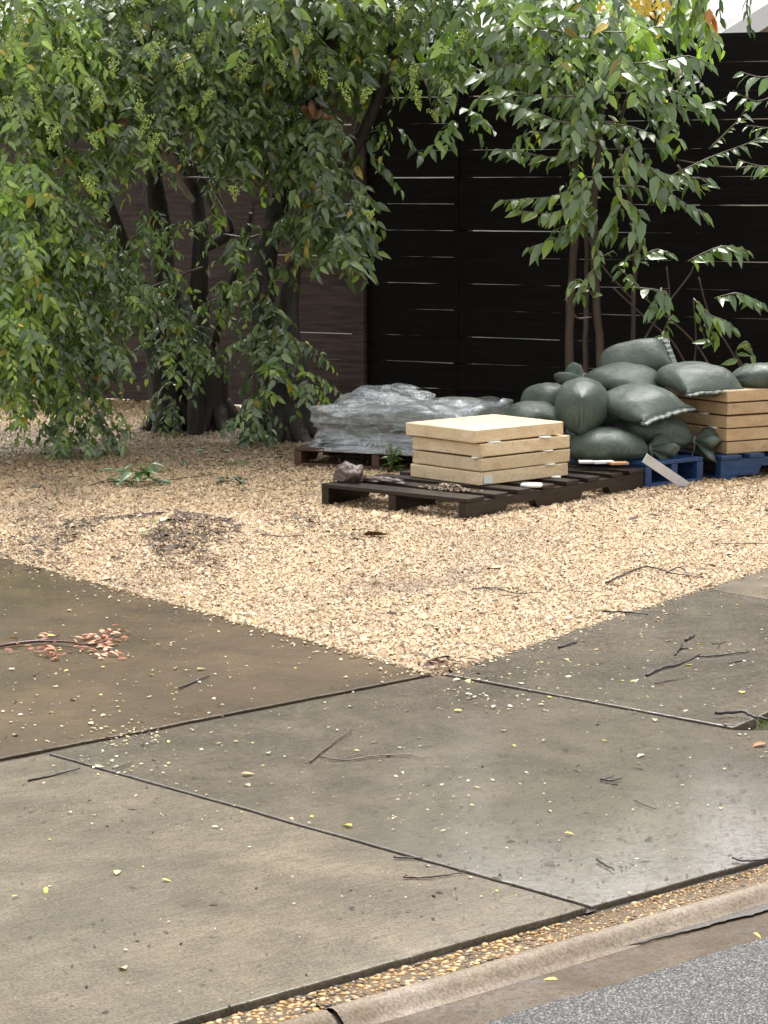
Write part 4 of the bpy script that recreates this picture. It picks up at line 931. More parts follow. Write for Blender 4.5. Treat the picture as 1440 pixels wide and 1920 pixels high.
for i in range(4): slab(SB, S1Y, .54, .425, PH + .002 + i * pitch, thick, names[i], *offs[i])
c1 = lambda x, y, z: (SB.x + s1x.x*x + s1y.x*y, SB.y + s1x.y*x + s1y.y*y, z)
gz_ = lambda i: PH + .002 + i*pitch - (pitch - thick) + .0005
for i, x, y, nm in ((3, .10, .012, 'white spacer sticking out under the top slab near its front corner'), (3, .40, .0, 'long white spacer tab under the top slab at the right end'), (2, .42, .005, 'white spacer in the middle joint of the low stack, right end'),
                    (2, .02, .03, 'thin white spacer at the front corner of the low stack, middle joint'), (1, .43, .002, 'small white spacer in the lowest joint of the low stack')):
    chip(c1(x, y, gz_(i)), S1Y, .032, .018, pitch - thick - .001, nm)
o = link('paper_scrap', mesh('paper_scrap', [(.028,-.0035,.008),(.078,-.0035,.004),(.082,-.0045,.030),(.070,-.004,.041),(.030,-.004,.038)] + [(.028,-.0025,.008),(.078,-.0025,.004),(.082,-.0025,.030),(.070,-.0025,.041),(.030,-.0025,.038)],
     [(0,1,2,3,4),(9,8,7,6,5),(0,5,6,1),(1,6,7,2),(2,7,8,3),(3,8,9,4),(4,9,5,0)], M['foam'])); o.location = (SB.x, SB.y, PH + .002); o.rotation_euler = (0, 0, S1Y)
tag(o, 'white paper scrap stuck on the front of the bottom tan slab', 'paper')
q = G(998, 911, PH + .004); chip((q.x, q.y, PH + .002), 0, .047, .036, .012, 'flat white foam disc lying on the dark pallet boards', name='foam_disc', cat='foam disc')
q = G(1043, 895, PH + .004); chip((q.x, q.y, PH + .002), .4, .022, .016, .008, 'small white foam bit on the dark pallet beside the slabs', name='foam_bit', cat='foam')
nm5 = ['bottom slab of the taller stack on the right blue pallet', 'second slab from the bottom of the taller right stack', 'middle slab of the taller stack at the right', 'fourth slab from the bottom of the taller right stack', 'top slab of the taller stack, a sandbag resting on it']
for i in range(5): slab(SF, SYAW, .575, .43, .112 + i * pitch, thick, nm5[i], random.uniform(-.004, .004), random.uniform(-.004, .004)).color = (.76, .69, .62, 1)   # browner stone, shade under the shrub put into the tint
c2 = lambda x, y, z: (SF.x + SX.x*x + SY_.x*y, SF.y + SX.y*x + SY_.y*y, z)
for i, y, nm in ((1, .08, 'white spacer in the lowest joint of the taller right stack'), (2, .10, 'white spacer in the second joint of the taller right stack'), (3, .17, 'white spacer in the upper joint of the taller right stack')):
    chip(c2(.002, y, .112 + i*pitch - (pitch-thick) + .0005), SYAW + R(90), .034, .016, pitch - thick - .001, nm)

# ------------------------------------------------------------------ sandbags
def sandbag(loc, yaw, L, W, T, label, end0='hem', end1='hem', pitch_=0.0, roll=0.0, bend=0.02, seed=0, sag=0.0):
    """X is the bag's length; the end at +X is end1. hem = sewn flat edge, tie = gathered neck with a ruffled tail, round = closed end turned away"""
    nu, nv = 44, 40
    def sec(u):
        x = (u - .5) * L; d0, d1 = u, 1 - u
        w = h = 1.0
        for d, e in ((d0, end0), (d1, end1)):
            if e == 'hem':
                k = min(1, d / .40); w *= .86 + .14 * math.sin(k*math.pi/2) + .10 * max(0, 1 - d/.05); h *= max(.045, (1 - (1-k)**2.4) ** .70)
            elif e == 'pinch':
                k = min(1, d / .55); w *= max(.10, (1 - (1-k)**1.9) ** .8); h *= .80 + .20 * math.sin(k*math.pi/2)
            elif e == 'tie':
                k = min(1, d / .46); s_ = (1 - (1-k)**2.0) ** .62; w *= max(.13, s_); h *= max(.22, s_)
            else:
                k = min(1, d / .34); s_ = max(.02, (1 - (1-k)**2) ** .5); w *= max(.25, s_); h *= s_
        return x, W/2*w, T/2*h
    V = []
    for i in range(nu + 1):
        u = i / nu; x, hw, ht = sec(u)
        for j in range(nv):
            an = 2*math.pi*j/nv; cx, sx = math.cos(an), math.sin(an)
            y = hw * math.copysign(abs(cx)**.82, cx); z = ht * math.copysign(abs(sx)**.88, sx)
            if z < 0: z *= .82
            wr = 0
            for d, e in ((u, end0), (1-u, end1)):
                if e == 'tie': wr += .15 * (abs(math.sin(an*6.5 + 2*math.sin(an*2+seed))) - .55) * math.exp(-(d/.24)**2) + .09*math.sin(an*15+seed + 2*math.sin(an*3))*math.exp(-(d/.16)**2)
                if e == 'hem': wr += .10 * mnoise.noise(Vector((y/W*13 + seed, d*4, 1))) * math.exp(-(d/.20)**2) * (1 if sx > 0 else .6)
            nzv = Vector((x*5 + seed*3.7, y*6, z*6 + seed)); nz = mnoise.noise(nzv) * .11 + mnoise.noise(nzv * 2.7) * .05 - .07*(abs(mnoise.noise(Vector((x*9 + 3*y + seed, y*16 - 4*x, z*14)))) ** .6 - .5)
            k = 1 + wr + nz * min(1, ht/(T*.3))
            zz = z*k - bend*((2*u-1)**2) + sag*x*x
            V.append((x + .010*mnoise.noise(nzv*1.3), y*(1 + .6*nz + wr*.6), zz))
    F = [(i*nv+j, (i+1)*nv+j, (i+1)*nv+(j+1) % nv, i*nv+(j+1) % nv) for i in range(nu) for j in range(nv)]
    F += [tuple(range(nv)), tuple(nu*nv+j for j in range(nv-1, -1, -1))]
    o = link('sandbag', mesh('sandbag', V, F, M['bag'], True)); o.location = loc; o.rotation_euler = (roll, pitch_, yaw)
    tag(o, label, 'sandbag', 'green sandbags')
    for sgn, e in ((-1, end0), (1, end1)):
        xe = sgn * L / 2; z0 = -bend
        if e == 'hem':
            hw = W/2 * .955; Vh = []; m = 30
            for k in range(m + 1):
                t_ = -1 + 2*k/m; y = t_*hw*(1 + .015*math.sin(k*1.3)); zz = z0 + .007*mnoise.noise(Vector((k*.35, seed, 0))) - .010*abs(t_)**4
                for dx, dz in ((-.012, .0062), (.024 + .004*mnoise.noise(Vector((k*.9, seed, 3))), .0040), (.026, -.002), (-.012, -.0062)): Vh.append((xe + sgn*dx, y, zz + dz + (.007*mnoise.noise(Vector((k*.45, seed, 7))) if dx > 0 else 0)))
            Fh = [(4*k+a, 4*k+(a+1) % 4, 4*k+4+(a+1) % 4, 4*k+4+a) for k in range(m) for a in range(4)] + [(3,2,1,0), (4*m, 4*m+1, 4*m+2, 4*m+3)]
            hm = link('hem', mesh('hem', Vh, Fh, M['hem']), o)
            Vs = []
            for k in range(m + 1):
                t_ = -1 + 2*k/m; y = t_*hw*.97; zz = z0 + .007*mnoise.noise(Vector((k*.35, seed, 0))) - .010*abs(t_)**4 + .0078
                for dx, dz in ((-.006, 0), (-.001, .001), (.003, 0)): Vs.append((xe + sgn*dx, y, zz + dz))
            Fs = [(3*k+a, 3*k+a+1, 3*k+4+a, 3*k+3+a) for k in range(m) for a in range(2)]
            link('stitching', mesh('stitching', Vs, Fs, M['hem_dark']), hm)
        elif e == 'tie':
            Vt = []; n = 36; rings = [(0, .022), (.012, .019), (.03, .032), (.055, .055), (.085, .068), (.115, .064)]
            for (dx, r_) in rings:
                for j in range(n):
                    an = 2*math.pi*j/n; q = 1 + min(1, dx/.05)*(.38*math.sin(an*5+seed) + .20*math.sin(an*8+seed*2))
                    Vt.append((xe + sgn*(dx + .018*min(1, dx/.06)*math.sin(an*3+seed)), r_*q*math.cos(an)*1.25, z0 + r_*q*math.sin(an)*.85 - dx*dx*2.2))
            Ft = [(i*n+j, (i+1)*n+j, (i+1)*n+(j+1) % n, i*n+(j+1) % n) for i in range(len(rings)-1) for j in range(n)]
            tl = link('tail', mesh('tail', Vt, Ft, M['bag'], True), o)
            tl.modifiers.new('thick', 'SOLIDIFY').thickness = .0015
            pts = [(xe + sgn*.010, .023*math.cos(a_), z0 + .021*math.sin(a_)) for a_ in np.linspace(0, 6.0, 14)]
            v_, f_ = tube_geo(pts, [.0035, .0035], 5, 2); v2, f2 = tube_geo([(xe+sgn*.010, -.022, z0+.005), (xe+sgn*.016, -.030, z0-.03), (xe+sgn*.008, -.031, z0-.075)], [.0028, .002], 5, 4)
            v_, f_ = join_geo([(v_, f_), (v2, f2)]); link('tie_string', mesh('tie_string', v_, f_, M['string'], True), tl)
    return o
def bag_at(px, py, Y, *a, **k): return sandbag(P(px, py, Y + .22), *a, **k)
BD_ = 10.25
bag_at(1140, 838, 10.02, R(12), .37, .30, .165, 'lowest front sandbag on the blue pallet, tied end beside the white strip', 'round', 'tie', bend=.015, seed=1)
bag_at(1224, 808, 10.25, R(-8), .37, .31, .20, 'lower sandbag with a string-tied neck and ruffled tail touching the slabs', 'round', 'tie', pitch_=R(8), bend=.015, seed=2)
bag_at(1000, 785, 10.45, R(10), .30, .30, .165, 'leftmost sandbag of the heap, beside the plastic wrap', 'round', 'round', bend=.03, seed=3)
bag_at(1036, 748, 10.75, R(25), .30, .28, .15, 'sandbag half hidden at the back left of the heap', 'round', 'hem', bend=.03, seed=4)
bag_at(1092, 763, 10.12, R(-96), .36, .25, .25, 'plump sandbag standing end-on with a pinched corner facing out', 'tie', 'pinch', pitch_=R(10), bend=.01, seed=5)
bag_at(1196, 757, 10.15, R(-50), .37, .33, .155, 'sandbag with a pale sewn edge, second tier at the right of the heap', 'round', 'hem', pitch_=R(7), roll=R(9), bend=.012, seed=6)
bag_at(1166, 712, 10.45, R(-34), .38, .30, .145, 'sandbag lying just beneath the topmost one', 'tie', 'hem', pitch_=R(4), roll=R(6), bend=.015, seed=7)
bag_at(1188, 674, 10.62, R(4), .33, .20, .13, 'topmost sandbag of the heap with one corner pointing up', 'round', 'hem', pitch_=R(-12), roll=R(40), bend=-.005, seed=8)
bag_at(1304, 712, 10.35, R(-64), .36, .34, .15, 'sandbag lying on the taller slab stack, sewn edge towards the viewer', 'round', 'hem', pitch_=R(7), bend=.02, seed=9)
bag_at(1438, 709, 10.42, R(4), .36, .27, .14, 'sandbag at the right edge on the slab stack, gathered neck at its left', 'tie', 'round', bend=.005, seed=10)
bag_at(1130, 790, 10.7, R(15), .42, .34, .22, 'sandbag buried in the middle of the heap', 'round', 'round', bend=.03, seed=11)
bag_at(1010, 838, 10.50, R(20), .42, .34, .20, 'sandbag on the gravel, almost hidden behind the low slab stack', 'round', 'round', bend=.02, seed=12)

# white strip, white and orange scraps on the blue pallet
def plank(a, b, w, t, mat, name, label, cat, up=Vector((0, 0, 1))):
    d = (b - a); L = d.length; d.normalize(); s_ = d.cross(up).normalized(); n_ = s_.cross(d)
    v_, f_ = box_geo(0, L, -w/2, w/2, 0, t, .001)
    o = link(name, mesh(name, v_, f_, M[mat])); m = Matrix((d, -s_, n_)).transposed().to_4x4(); m.translation = a; o.matrix_basis = m
    return tag(o, label, cat)
a_ = G(1208, 858, .160); b_ = G(1287, 911, .006); b_.z = .004
plank(a_, b_, .042, .006, 'white', 'white_strip', 'white painted strip leaning from the blue pallet down to the gravel', 'strip', Vector((0, -1, .15)))
for (x0, y0, x1, y1, m_, nm, lab) in ((1085, 868, 1112, 868, 'foam', 'foam_bit', 'white foam bit at the left end of the blue pallet top'), (1112, 869, 1150, 868, 'foam', 'foam_strip', 'flat white foam strip on the blue pallet under the front sandbag'),
                                      (1142, 871, 1176, 870, 'orange_wood', 'wood_lath', 'short orange lath on the blue pallet under the front sandbag')):
    plank(G(x0, y0, .118), G(x1, y1, .118), .05, .010, m_, nm, lab, 'foam' if m_ == 'foam' else 'lath')

# ------------------------------------------------------------------ plastic-wrapped load on the brown pallet
def wrapped_load():
    cx = WO + WX * .43 + WY_ * .43
    root = empty('wrapped_load', (cx.x, cx.y, .091), WYAW); tag(root, 'load shrouded in clear grey stretch film on the reddish brown pallet', 'wrapped load')
    nu, nv = 150, 46; V = []
    for j in range(nv + 1):
        q = j / nv
        for i in range(nu):
            an = 2*math.pi*i/nu; c, s_ = math.cos(an), math.sin(an)
            sq = 1 / (abs(c)**5 + abs(s_)**5) ** .2
            if q < .62:
                k = q / .62; zz = -.012 + .20*k
                rr = .445 * (1 - .13*math.sin(min(1, k*1.5)*math.pi) * (1-k*.3) - .05*k + .03*math.sin(k*7))
            else:
                k = (q - .62) / .38; rr = .445*.95 * (1 - k) ** .8; zz = .188 + .05*math.sin(k*math.pi*.6)
            x, y = rr*sq*c, rr*sq*s_
            lump = .065*mnoise.noise(Vector((x*3.2+1.3, y*3.2, 2.0))) + .03*mnoise.noise(Vector((x*7, y*7, 5.0)))
            rid = abs(mnoise.noise(Vector((x*4 + zz*4, y*4, zz*16)))) ; rid2 = abs(mnoise.noise(Vector((x*9, y*9 + zz*8, zz*38))))
            fold = .030*(rid - .25) + .016*(rid2 - .25)
            top = max(0, (q - .45) / .55)
            zz += (lump + fold*.9) * min(1, top*2.2) - .05*top*max(0, (x*-.3 + .1))
            r2 = 1 + fold*1.3*(1 - top)
            V.append((x*r2, y*r2, zz))
    F = []
    for j in range(nv):
        for i in range(nu):
            an = 2*math.pi*(i+.5)/nu; q = (j+.5)/nv
            # torn opening on the far right of the top, where a green bag shows
            if q > .66 and q < .93 and -1.25 + .12*math.sin(j*1.9) < (an if an < math.pi else an - 2*math.pi) < .15 + .10*math.sin(j*1.3): continue
            F.append((j*nu+i, j*nu+(i+1) % nu, (j+1)*nu+(i+1) % nu, (j+1)*nu+i))
    link('stretch_film', mesh('stretch_film', V, F, M['film'], True), root)
    for (x, y, z, ya) in ((.17, -.20, .05, 20), (.17, .17, .05, 95), (-.18, -.18, .05, 80), (-.17, .18, .05, 10), (.17, -.17, .135, 75), (-.16, .17, .125, 100), (-.17, -.17, .125, 15), (.15, .17, .13, 20)):
        s = sandbag((x, y, z), R(ya), .40, .33, .15, None, 'hem', 'hem', bend=.02, seed=x*31+y*17)
        s.name = 'inner_bag'; s.parent = root
        for k_ in ('group', 'category', 'label'):
            if k_ in s: del s[k_]
wrapped_load()

# ------------------------------------------------------------------ lumps on the dark pallet, weed
def lump(px, py, z, rx, ry, rz, mat, name, label, cat, seed, rough=.35):
    import bmesh
    bm = bmesh.new(); bmesh.ops.create_icosphere(bm, subdivisions=4, radius=1)
    for v_ in bm.verts:
        n_ = v_.co.normalized(); k = 1 + rough*mnoise.noise(n_*1.6 + Vector((seed, 0, 0))) + rough*.6*mnoise.noise(n_*4 + Vector((0, seed, 0))) + rough*.3*mnoise.noise(n_*11)
        v_.co = Vector((n_.x*rx*k, n_.y*ry*k, max(-.15*rz, n_.z*rz*k)))
    me = bpy.data.meshes.new(name); bm.to_mesh(me); bm.free(); me.shade_smooth(); me.materials.append(M[mat])
    q = G(px, py, z); o = link(name, me); o.location = (q.x, q.y, z + .15*rz*0 + .002); o.rotation_euler = (0, 0, PYAW + R(90))
    return tag(o, label, cat)
lump(655, 897, PH + .012, .078, .055, .060, 'mud', 'mud_clod', 'brown clod of wet mud on the left corner of the dark pallet', 'clod', 3.1)
lump(715, 902, PH + .006, .11, .035, .016, 'mud', 'mud_smear', 'low smear of mud beside the clod on the dark pallet', 'mud', 5.7, .5)
def gravel_pile(px, py, n, sx, sy, h, label):
    q = G(px, py, PH + .005); pos = []
    d1, d2 = Vector((math.cos(PYAW+R(90)), math.sin(PYAW+R(90)), 0)), Vector((math.cos(PYAW), math.sin(PYAW), 0))
    for _ in range(n):
        a, b = random.gauss(0, .5), random.gauss(0, .5); w = q + d1*a*sx + d2*b*sy; pos.append((w.x, w.y, PH + .004 + h*max(0, 1 - a*a - b*b)*random.random()))
    t = np.array([(0.30,.22,.15),(0.14,.10,.08),(0.42,.32,.22),(0.09,.065,.055)])[rng.integers(0, 4, n)]
    tag(pebbles('gravel_pile', np.array(pos), rng.uniform(.004, .009, n), t, M['pebble'], .6), label, 'gravel', kind='stuff')
gravel_pile(842, 916, 420, .085, .04, .022, 'small dirty heap of gravel on the front board of the dark pallet')

def weed(px, py, h, n, label, cat, name, ll, cols, spread=.6, z=0.0, jitter=.02):
    q = G(px, py, z); root = empty(name, q); tag(root, label, cat)
    for i in range(max(2, n // 6)):
        an = random.uniform(0, 6.28); top = Vector((math.cos(an)*h*.35*spread, math.sin(an)*h*.35*spread, h*random.uniform(.55, 1)))
        v_, f_ = tube_geo([Vector((0, 0, -.01)), top*.5 + Vector((0, 0, h*.08)), top], [.003, .0025, .0015], 5, 3); link('stem', mesh('stem', v_, f_, M['green_stem'], True), root)
        for k in range(6):
            u = (k + 1) / 6; p = top*u; a2 = an + k*2.4
            leaf_object(root, p, (math.cos(a2), math.sin(a2), random.uniform(-.1, .7)), (random.gauss(0, .2), -.2, 1), ll*random.uniform(.6, 1.1)*(1.15 - .4*u), np.array(random.choice(cols))*random.uniform(.85, 1.2))
weed(733, 886, .15, 48, 'bright green weed growing between the dark pallet and the wrapped load', 'weed', 'weed', .062, [(0.10,.19,.035),(0.13,.23,.045),(0.07,.14,.03)])
def sprig(px, py, n, ll, label, name, cols, r_=.05, hz=.035, group=None, cat='sprig', stem=True):
    q = G(px, py, 0); z = gz(q.x, q.y); root = empty(name, (q.x, q.y, z + .003)); tag(root, label, cat, group)
    for i in range(n):
        an = random.uniform(0, 6.28); rr = r_*random.random()**.6
        p = Vector((math.cos(an)*rr*1.35, math.sin(an)*rr, random.uniform(.004, hz))); a2 = an + random.gauss(0, .7)
        leaf_object(root, p, (math.cos(a2), math.sin(a2), random.uniform(-.2, .45)), (random.gauss(0, .4), random.gauss(-.3, .3), 1), ll*random.uniform(.6, 1.1), np.array(random.choice(cols))*random.uniform(.8, 1.2))
    if stem:
        v_, f_ = tube_geo([Vector((-r_*2.2, r_*.2, .006)), Vector((-r_*.8, 0, .012)), Vector((r_*.6, -.1*r_, .012))], [.0026, .0024, .0018], 5, 4); link('stem', mesh('stem', v_, f_, M['twig'], True), root)
gc = [(0.05,.10,.03),(0.07,.13,.04),(0.035,.07,.025)]
sprig(258, 908, 44, .085, 'broken green leafy sprig lying on the gravel, the largest one', 'fallen_sprig', [(0.07,.14,.04),(0.10,.18,.05),(0.05,.10,.035)], .075, .085)
sprig(432, 908, 10, .065, 'small dark green sprig on the gravel right of the largest sprig', 'fallen_sprig', gc, .03, .03)
sprig(68, 917, 3, .05, 'pair of green leaves flat on the gravel at far left', 'fallen_sprig', gc, .02, .012, stem=False)
sprig(108, 932, 2, .045, 'lone green leaf on the gravel below the far left pair', 'fallen_leaf', gc, .012, .01, stem=False, cat='leaf')
sprig(446, 873, 5, .055, 'bright green leaves on the shaded gravel before the tree', 'fallen_sprig', LIMEG.tolist(), .03, .02, stem=False)
sprig(400, 848, 6, .06, 'green leaf scatter close to the foot of the multi-trunk tree', 'fallen_sprig', gc, .06, .02, stem=False)
sprig(300, 1034, 5, .05, 'green seedling on top of the dark debris mound', 'seedling', LIMEG.tolist(), .025, .05, cat='seedling', stem=False)
sprig(335, 875, 4, .05, 'few green leaves between the largest sprig and the tree', 'fallen_sprig', gc, .05, .015, stem=False)

# ------------------------------------------------------------------ twigs and fallen leaves that can be told apart
def twig(label, paths, r_, mat='twig', z=.004, on_gravel=False):
    r_ *= .54
    ref = G(*paths[0][0]); root_z = 0
    parts = []
    for pts in paths:
        w = []
        for (x, y) in pts:
            p = G(x, y, z); 
            if on_gravel: p.z = gz(p.x, p.y) + .008
            p.z += random.uniform(0, r_*.8); w.append(p)
        parts.append(tube_geo(w, [r_, r_*.9, r_*.55], 6, 5, .5, r_*.45)); r_ *= .75
    v_, f_ = join_geo(parts); c = Vector(ref); v_ = [Vector(q) - c for q in v_]
    o = link('twig', mesh('twig', v_, f_, M[mat], True)); o.location = c
    return tag(o, label, 'twig', 'broken twigs on the ground')
twig('long black forked twig on the gravel near the right sidewalk', [[(1135,1095),(1170,1078),(1213,1064),(1260,1074),(1320,1080)], [(1250,1073),(1275,1064),(1290,1076)]], .0065, on_gravel=True)
twig('thin straight twig on the gravel at the right edge', [[(1335,1021),(1390,1020),(1445,1018)]], .0035, on_gravel=True)
twig('curved black twig straddling the gravel edge and the right sidewalk', [[(1130,1147),(1170,1148),(1215,1153)], [(1150,1148),(1140,1152)]], .006, z=.008)
twig('short black stick on the right sidewalk nearest the gravel corner', [[(1046,1215),(1066,1209),(1084,1203)]], .006)
twig('longest black stick on the right sidewalk with a hair-thin tip', [[(1211,1267),(1240,1254),(1272,1246),(1312,1227)], [(1308,1232),(1350,1229),(1405,1222)]], .0065)
twig('stubby Y-shaped twig above the longest stick on the right sidewalk', [[(1266,1228),(1276,1215),(1279,1206)], [(1277,1216),(1290,1216)]], .0065)
twig('thick stub of a twig above the Y-shaped one', [[(1284,1202),(1295,1196),(1302,1191)]], .0075)
twig('heavy black twig lying over the grass at the right edge', [[(1341,1339),(1390,1337),(1415,1345),(1450,1352)]], .008, z=.012)
twig('small straight twig right of the longest stick', [[(1368,1244),(1385,1239),(1402,1237)]], .004)
twig('forked hair-thin twig on the upper right sidewalk', [[(1335,1207),(1348,1206),(1362,1203)], [(1350,1206),(1345,1217)]], .003)
twig('faint brown twig below the longest stick', [[(1228,1282),(1260,1275),(1292,1271)]], .003, 'twig_red')
twig('dark stick on the brown driveway', [[(336,1291),(362,1279),(393,1267)]], .0055)
twig('thin black stick crossing the pale joint at lower left', [[(52,1463),(100,1453),(150,1442)]], .0045)
twig('tiny stick standing at the pale joint on its upper side', [[(218,1441),(232,1436),(246,1430)]], .0035)
twig('large reddish forked twig in the middle of the sidewalk', [[(582,1428),(600,1412),(632,1388),(660,1370)], [(600,1420),(650,1425),(710,1417),(760,1416),(796,1424)], [(640,1424),(665,1416),(690,1412)]], .005, 'twig_red')
twig('short dark stick below the long joint', [[(738,1608),(765,1609),(792,1610)]], .0045)
twig('reddish thin twig below the long joint', [[(755,1645),(800,1645),(830,1642),(872,1636)], [(760,1641),(790,1647)]], .0038, 'twig_red')
twig('short oblique dark twig on the bright wet concrete', [[(1118,1612),(1135,1622),(1152,1632)]], .004)
twig('dark curved twig close to the curb at the right edge', [[(1372,1610),(1400,1615),(1440,1612)]], .004)
twig('dark twig pair on the middle of the right apron', [[(1125,1461),(1145,1464),(1166,1461)], [(1135,1460),(1150,1455)]], .005)
twig('thin stick on the apron above the bright wet patch', [[(1190,1502),(1210,1510),(1232,1518)]], .003, 'twig_red')
twig('dark twig tangle on the gravel in front of the dark pallet', [[(885,1105),(930,1104),(965,1114),(1016,1112)], [(895,1095),(915,1106),(945,1108)], [(940,1117),(975,1120)]], .0045, on_gravel=True)
twig('thin twig reaching from the gravel mound to the right', [[(490,1022),(530,1020),(570,1014)]], .004, on_gravel=True)
twig('thin twig among the gravel left of the largest sprig', [[(165,912),(190,904),(215,897)]], .003, on_gravel=True)
twig('dark twig behind the largest green sprig', [[(310,902),(350,897),(410,890)]], .004, on_gravel=True)
twig('reddish short twig at the right gravel edge', [[(1238,1108),(1255,1115),(1268,1118)]], .0035, 'twig_red', on_gravel=True)

def flat_leaf(px, py, ll, c, label, z=.004, name='fallen_leaf', wide=1.3):
    p = G(px, py, z); an = random.uniform(0, 6.28)
    o = leaf_object(None, p, (math.cos(an), math.sin(an), .02), (0, 0, 1), ll, c, name, True); o.scale.y *= wide
    return tag(o, label, 'leaf', 'fallen leaves on the concrete')
yl = (0.62, 0.48, 0.09)
for px, py, ll, c, lab in ((660,1548,.032,(.72,.46,.06),'bright yellow leaf resting on the long joint'), (1292,1247,.030,yl,'yellow leaf touching the longest stick on the right sidewalk'), (1309,1207,.024,(.66,.6,.1),'lime yellow leaf above the longest stick'),
        (86,1663,.028,yl,'larger yellow leaf at lower left'), (22,1681,.020,yl,'small yellow leaf at the left edge'), (221,1631,.024,(.6,.56,.22),'pale yellow leaf right of the lower left one'), (302,1648,.026,(.5,.42,.12),'dull yellow leaf in the lower middle left'),
        (1058,1561,.022,(.7,.45,.08),'orange yellow leaf on the apron'), (235,1816,.026,(.66,.62,.3),'pale leaf near the bottom left'), (1436,1393,.040,(.55,.15,.05),'red orange leaf at the right edge below the grass'),
        (240,1230,.022,(.6,.56,.3),'pale leaf beside the orange leaf heap'), (368,1254,.03,(.42,.38,.12),'olive leaf above the driveway stick'), (330,1121,.030,(.7,.42,.06),'yellow orange leaf on the gravel edge of the driveway'),
        (468,1165,.026,(.65,.3,.05),'orange leaf on the gravel edge further down'), (1412,1749,.02,(.7,.55,.1),'yellow leaf at the asphalt edge'), (452,1450,.032,(.55,.36,.16),'tan curled leaf in the middle panel'),
        (160,985,.05,(.6,.30,.08),'orange leaf on the gravel at the left'), (490,1003,.05,(.6,.33,.1),'orange leaf at the right foot of the gravel mound'), (1046,1836,.025,(.66,.52,.12),'slim yellow leaf in the gutter')):
    flat_leaf(px, py, ll, c, lab, .006)
# heap of orange leaves with its twig on the driveway
def orange_heap():
    q = G(190, 1212); root = empty('leaf_heap', q); tag(root, 'heap of wet orange brown leaves with a dark twig on the driveway', 'leaf heap')
    cols = [(0.40,.15,.07),(0.48,.24,.13),(0.30,.10,.05),(0.58,.38,.27),(0.22,.08,.05)]
    def put(px, py, n, sx, sy):
        for _ in range(n):
            p = G(px + random.gauss(0, sx), py + random.gauss(0, sy), 0) - q; p.z = random.uniform(.004, .016); an = random.gauss(.6, .9)
            leaf_object(root, p, (math.cos(an), math.sin(an), random.uniform(-.1, .3)), (random.gauss(0, .4), random.gauss(-.2, .3), 1), random.uniform(.020, .038), random.choice(cols), dry=True)
    put(188, 1210, 90, 19, 13); put(95, 1225, 26, 22, 7); put(40, 1210, 10, 30, 8); put(70, 1200, 8, 20, 5)
    pts = [G(-20, 1214, .006) - q, G(60, 1203, .010) - q, G(120, 1203, .012) - q, G(170, 1208, .014) - q, G(225, 1192, .010) - q]
    v_, f_ = tube_geo(pts, [.005, .004, .003, .002], 6, 5, .4, .001); v2, f2 = tube_geo([G(60, 1202, .01) - q, G(90, 1198, .014) - q, G(112, 1190, .01) - q], [.003, .002], 5, 4)
    v_, f_ = join_geo([(v_, f_), (v2, f2)]); link('twig', mesh('twig', v_, f_, M['twig_red'], True), root)
    # brown wet leaf clump at the gravel corner
    q2 = G(838, 1250); r2 = empty('leaf_clump', q2); tag(r2, 'dark brown clump of wet leaves at the gravel corner', 'leaf clump')
    for _ in range(26):
        p = G(835 + random.gauss(0, 16), 1250 + random.gauss(0, 5), 0) - q2; p.z = random.uniform(.003, .022); an = random.uniform(0, 6.28)
        leaf_object(r2, p, (math.cos(an), math.sin(an), random.uniform(-.1, .4)), (random.gauss(0, .5), random.gauss(-.2, .3), 1), random.uniform(.03, .055), random.choice([(0.05,.025,.018),(0.09,.045,.03),(0.16,.075,.04),(0.03,.018,.015)]), dry=True)
orange_heap()

# ------------------------------------------------------------------ litter nobody could count
def flakes(name, P3, ln, tint, label, cat, up=.25, wide=.32, mat='litter'):
    n = len(P3); an = rng.uniform(0, 2*np.pi, n)
    ax = np.stack([np.cos(an), np.sin(an), rng.normal(0, up*.5, n)], 1); nr = np.stack([rng.normal(0, up, n), rng.normal(0, up, n), np.ones(n)], 1)
    return tag(leaf_mesh(name, P3, ax, nr, ln, ln*wide*rng.uniform(.5, 1.2, n), tint, M[mat], .2, .1), label, cat, kind='stuff')
def scatter_px(n, boxes):
    out = []
    for (x0, y0, x1, y1, w) in boxes:
        for _ in range(int(n*w)):
            p = G(random.uniform(x0, x1), random.uniform(y0, y1), 0); out.append(p)
    return out
def on_gravel(p):
    a = math.atan2(p.y - K.y, p.x - K.x); return ANG_B < a < ANG_E
pts = [p for p in scatter_px(1, [(0,1060,760,1400,280),(0,1180,420,1400,110),(60,1400,900,1560,120),(170,1365,300,1400,60),(150,1400,340,1450,40),(0,1500,700,1900,50),(700,1320,1440,1700,170),(860,1200,1440,1340,150),(800,1240,1100,1330,80)]) if not on_gravel(p) and (p - F0).dot(TD) < -.02]
a_ = np.array([(p.x, p.y, .004) for p in pts]); n = len(a_)
pc = np.array([(.70,.62,.42),(.74,.70,.58),(.62,.50,.22),(.55,.45,.28),(.66,.56,.16)])[rng.integers(0, 5, n)]*rng.uniform(.45, .95, (n, 1))
flakes('petal_litter', a_, rng.lognormal(math.log(.0082), .42, n) * np.clip((a_[:, 1] - 2.2) / 3.2, .5, 1), pc, 'tiny pale petals and leaf bits scattered over the wet concrete', 'litter', .2, .36)
pts = [p for p in scatter_px(1, [(0,1060,760,1400,250),(0,1400,1440,1900,900),(800,1240,1440,1700,1100),(900,1400,1440,1650,700),(0,1420,500,1560,200)]) if not on_gravel(p) and (p - F0).dot(TD) < .0]
a_ = np.array([(p.x, p.y, .0035) for p in pts]); n = len(a_)
pc = np.array([(.035,.026,.02),(.06,.045,.03),(.02,.016,.014),(.09,.06,.04)])[rng.integers(0, 4, n)]
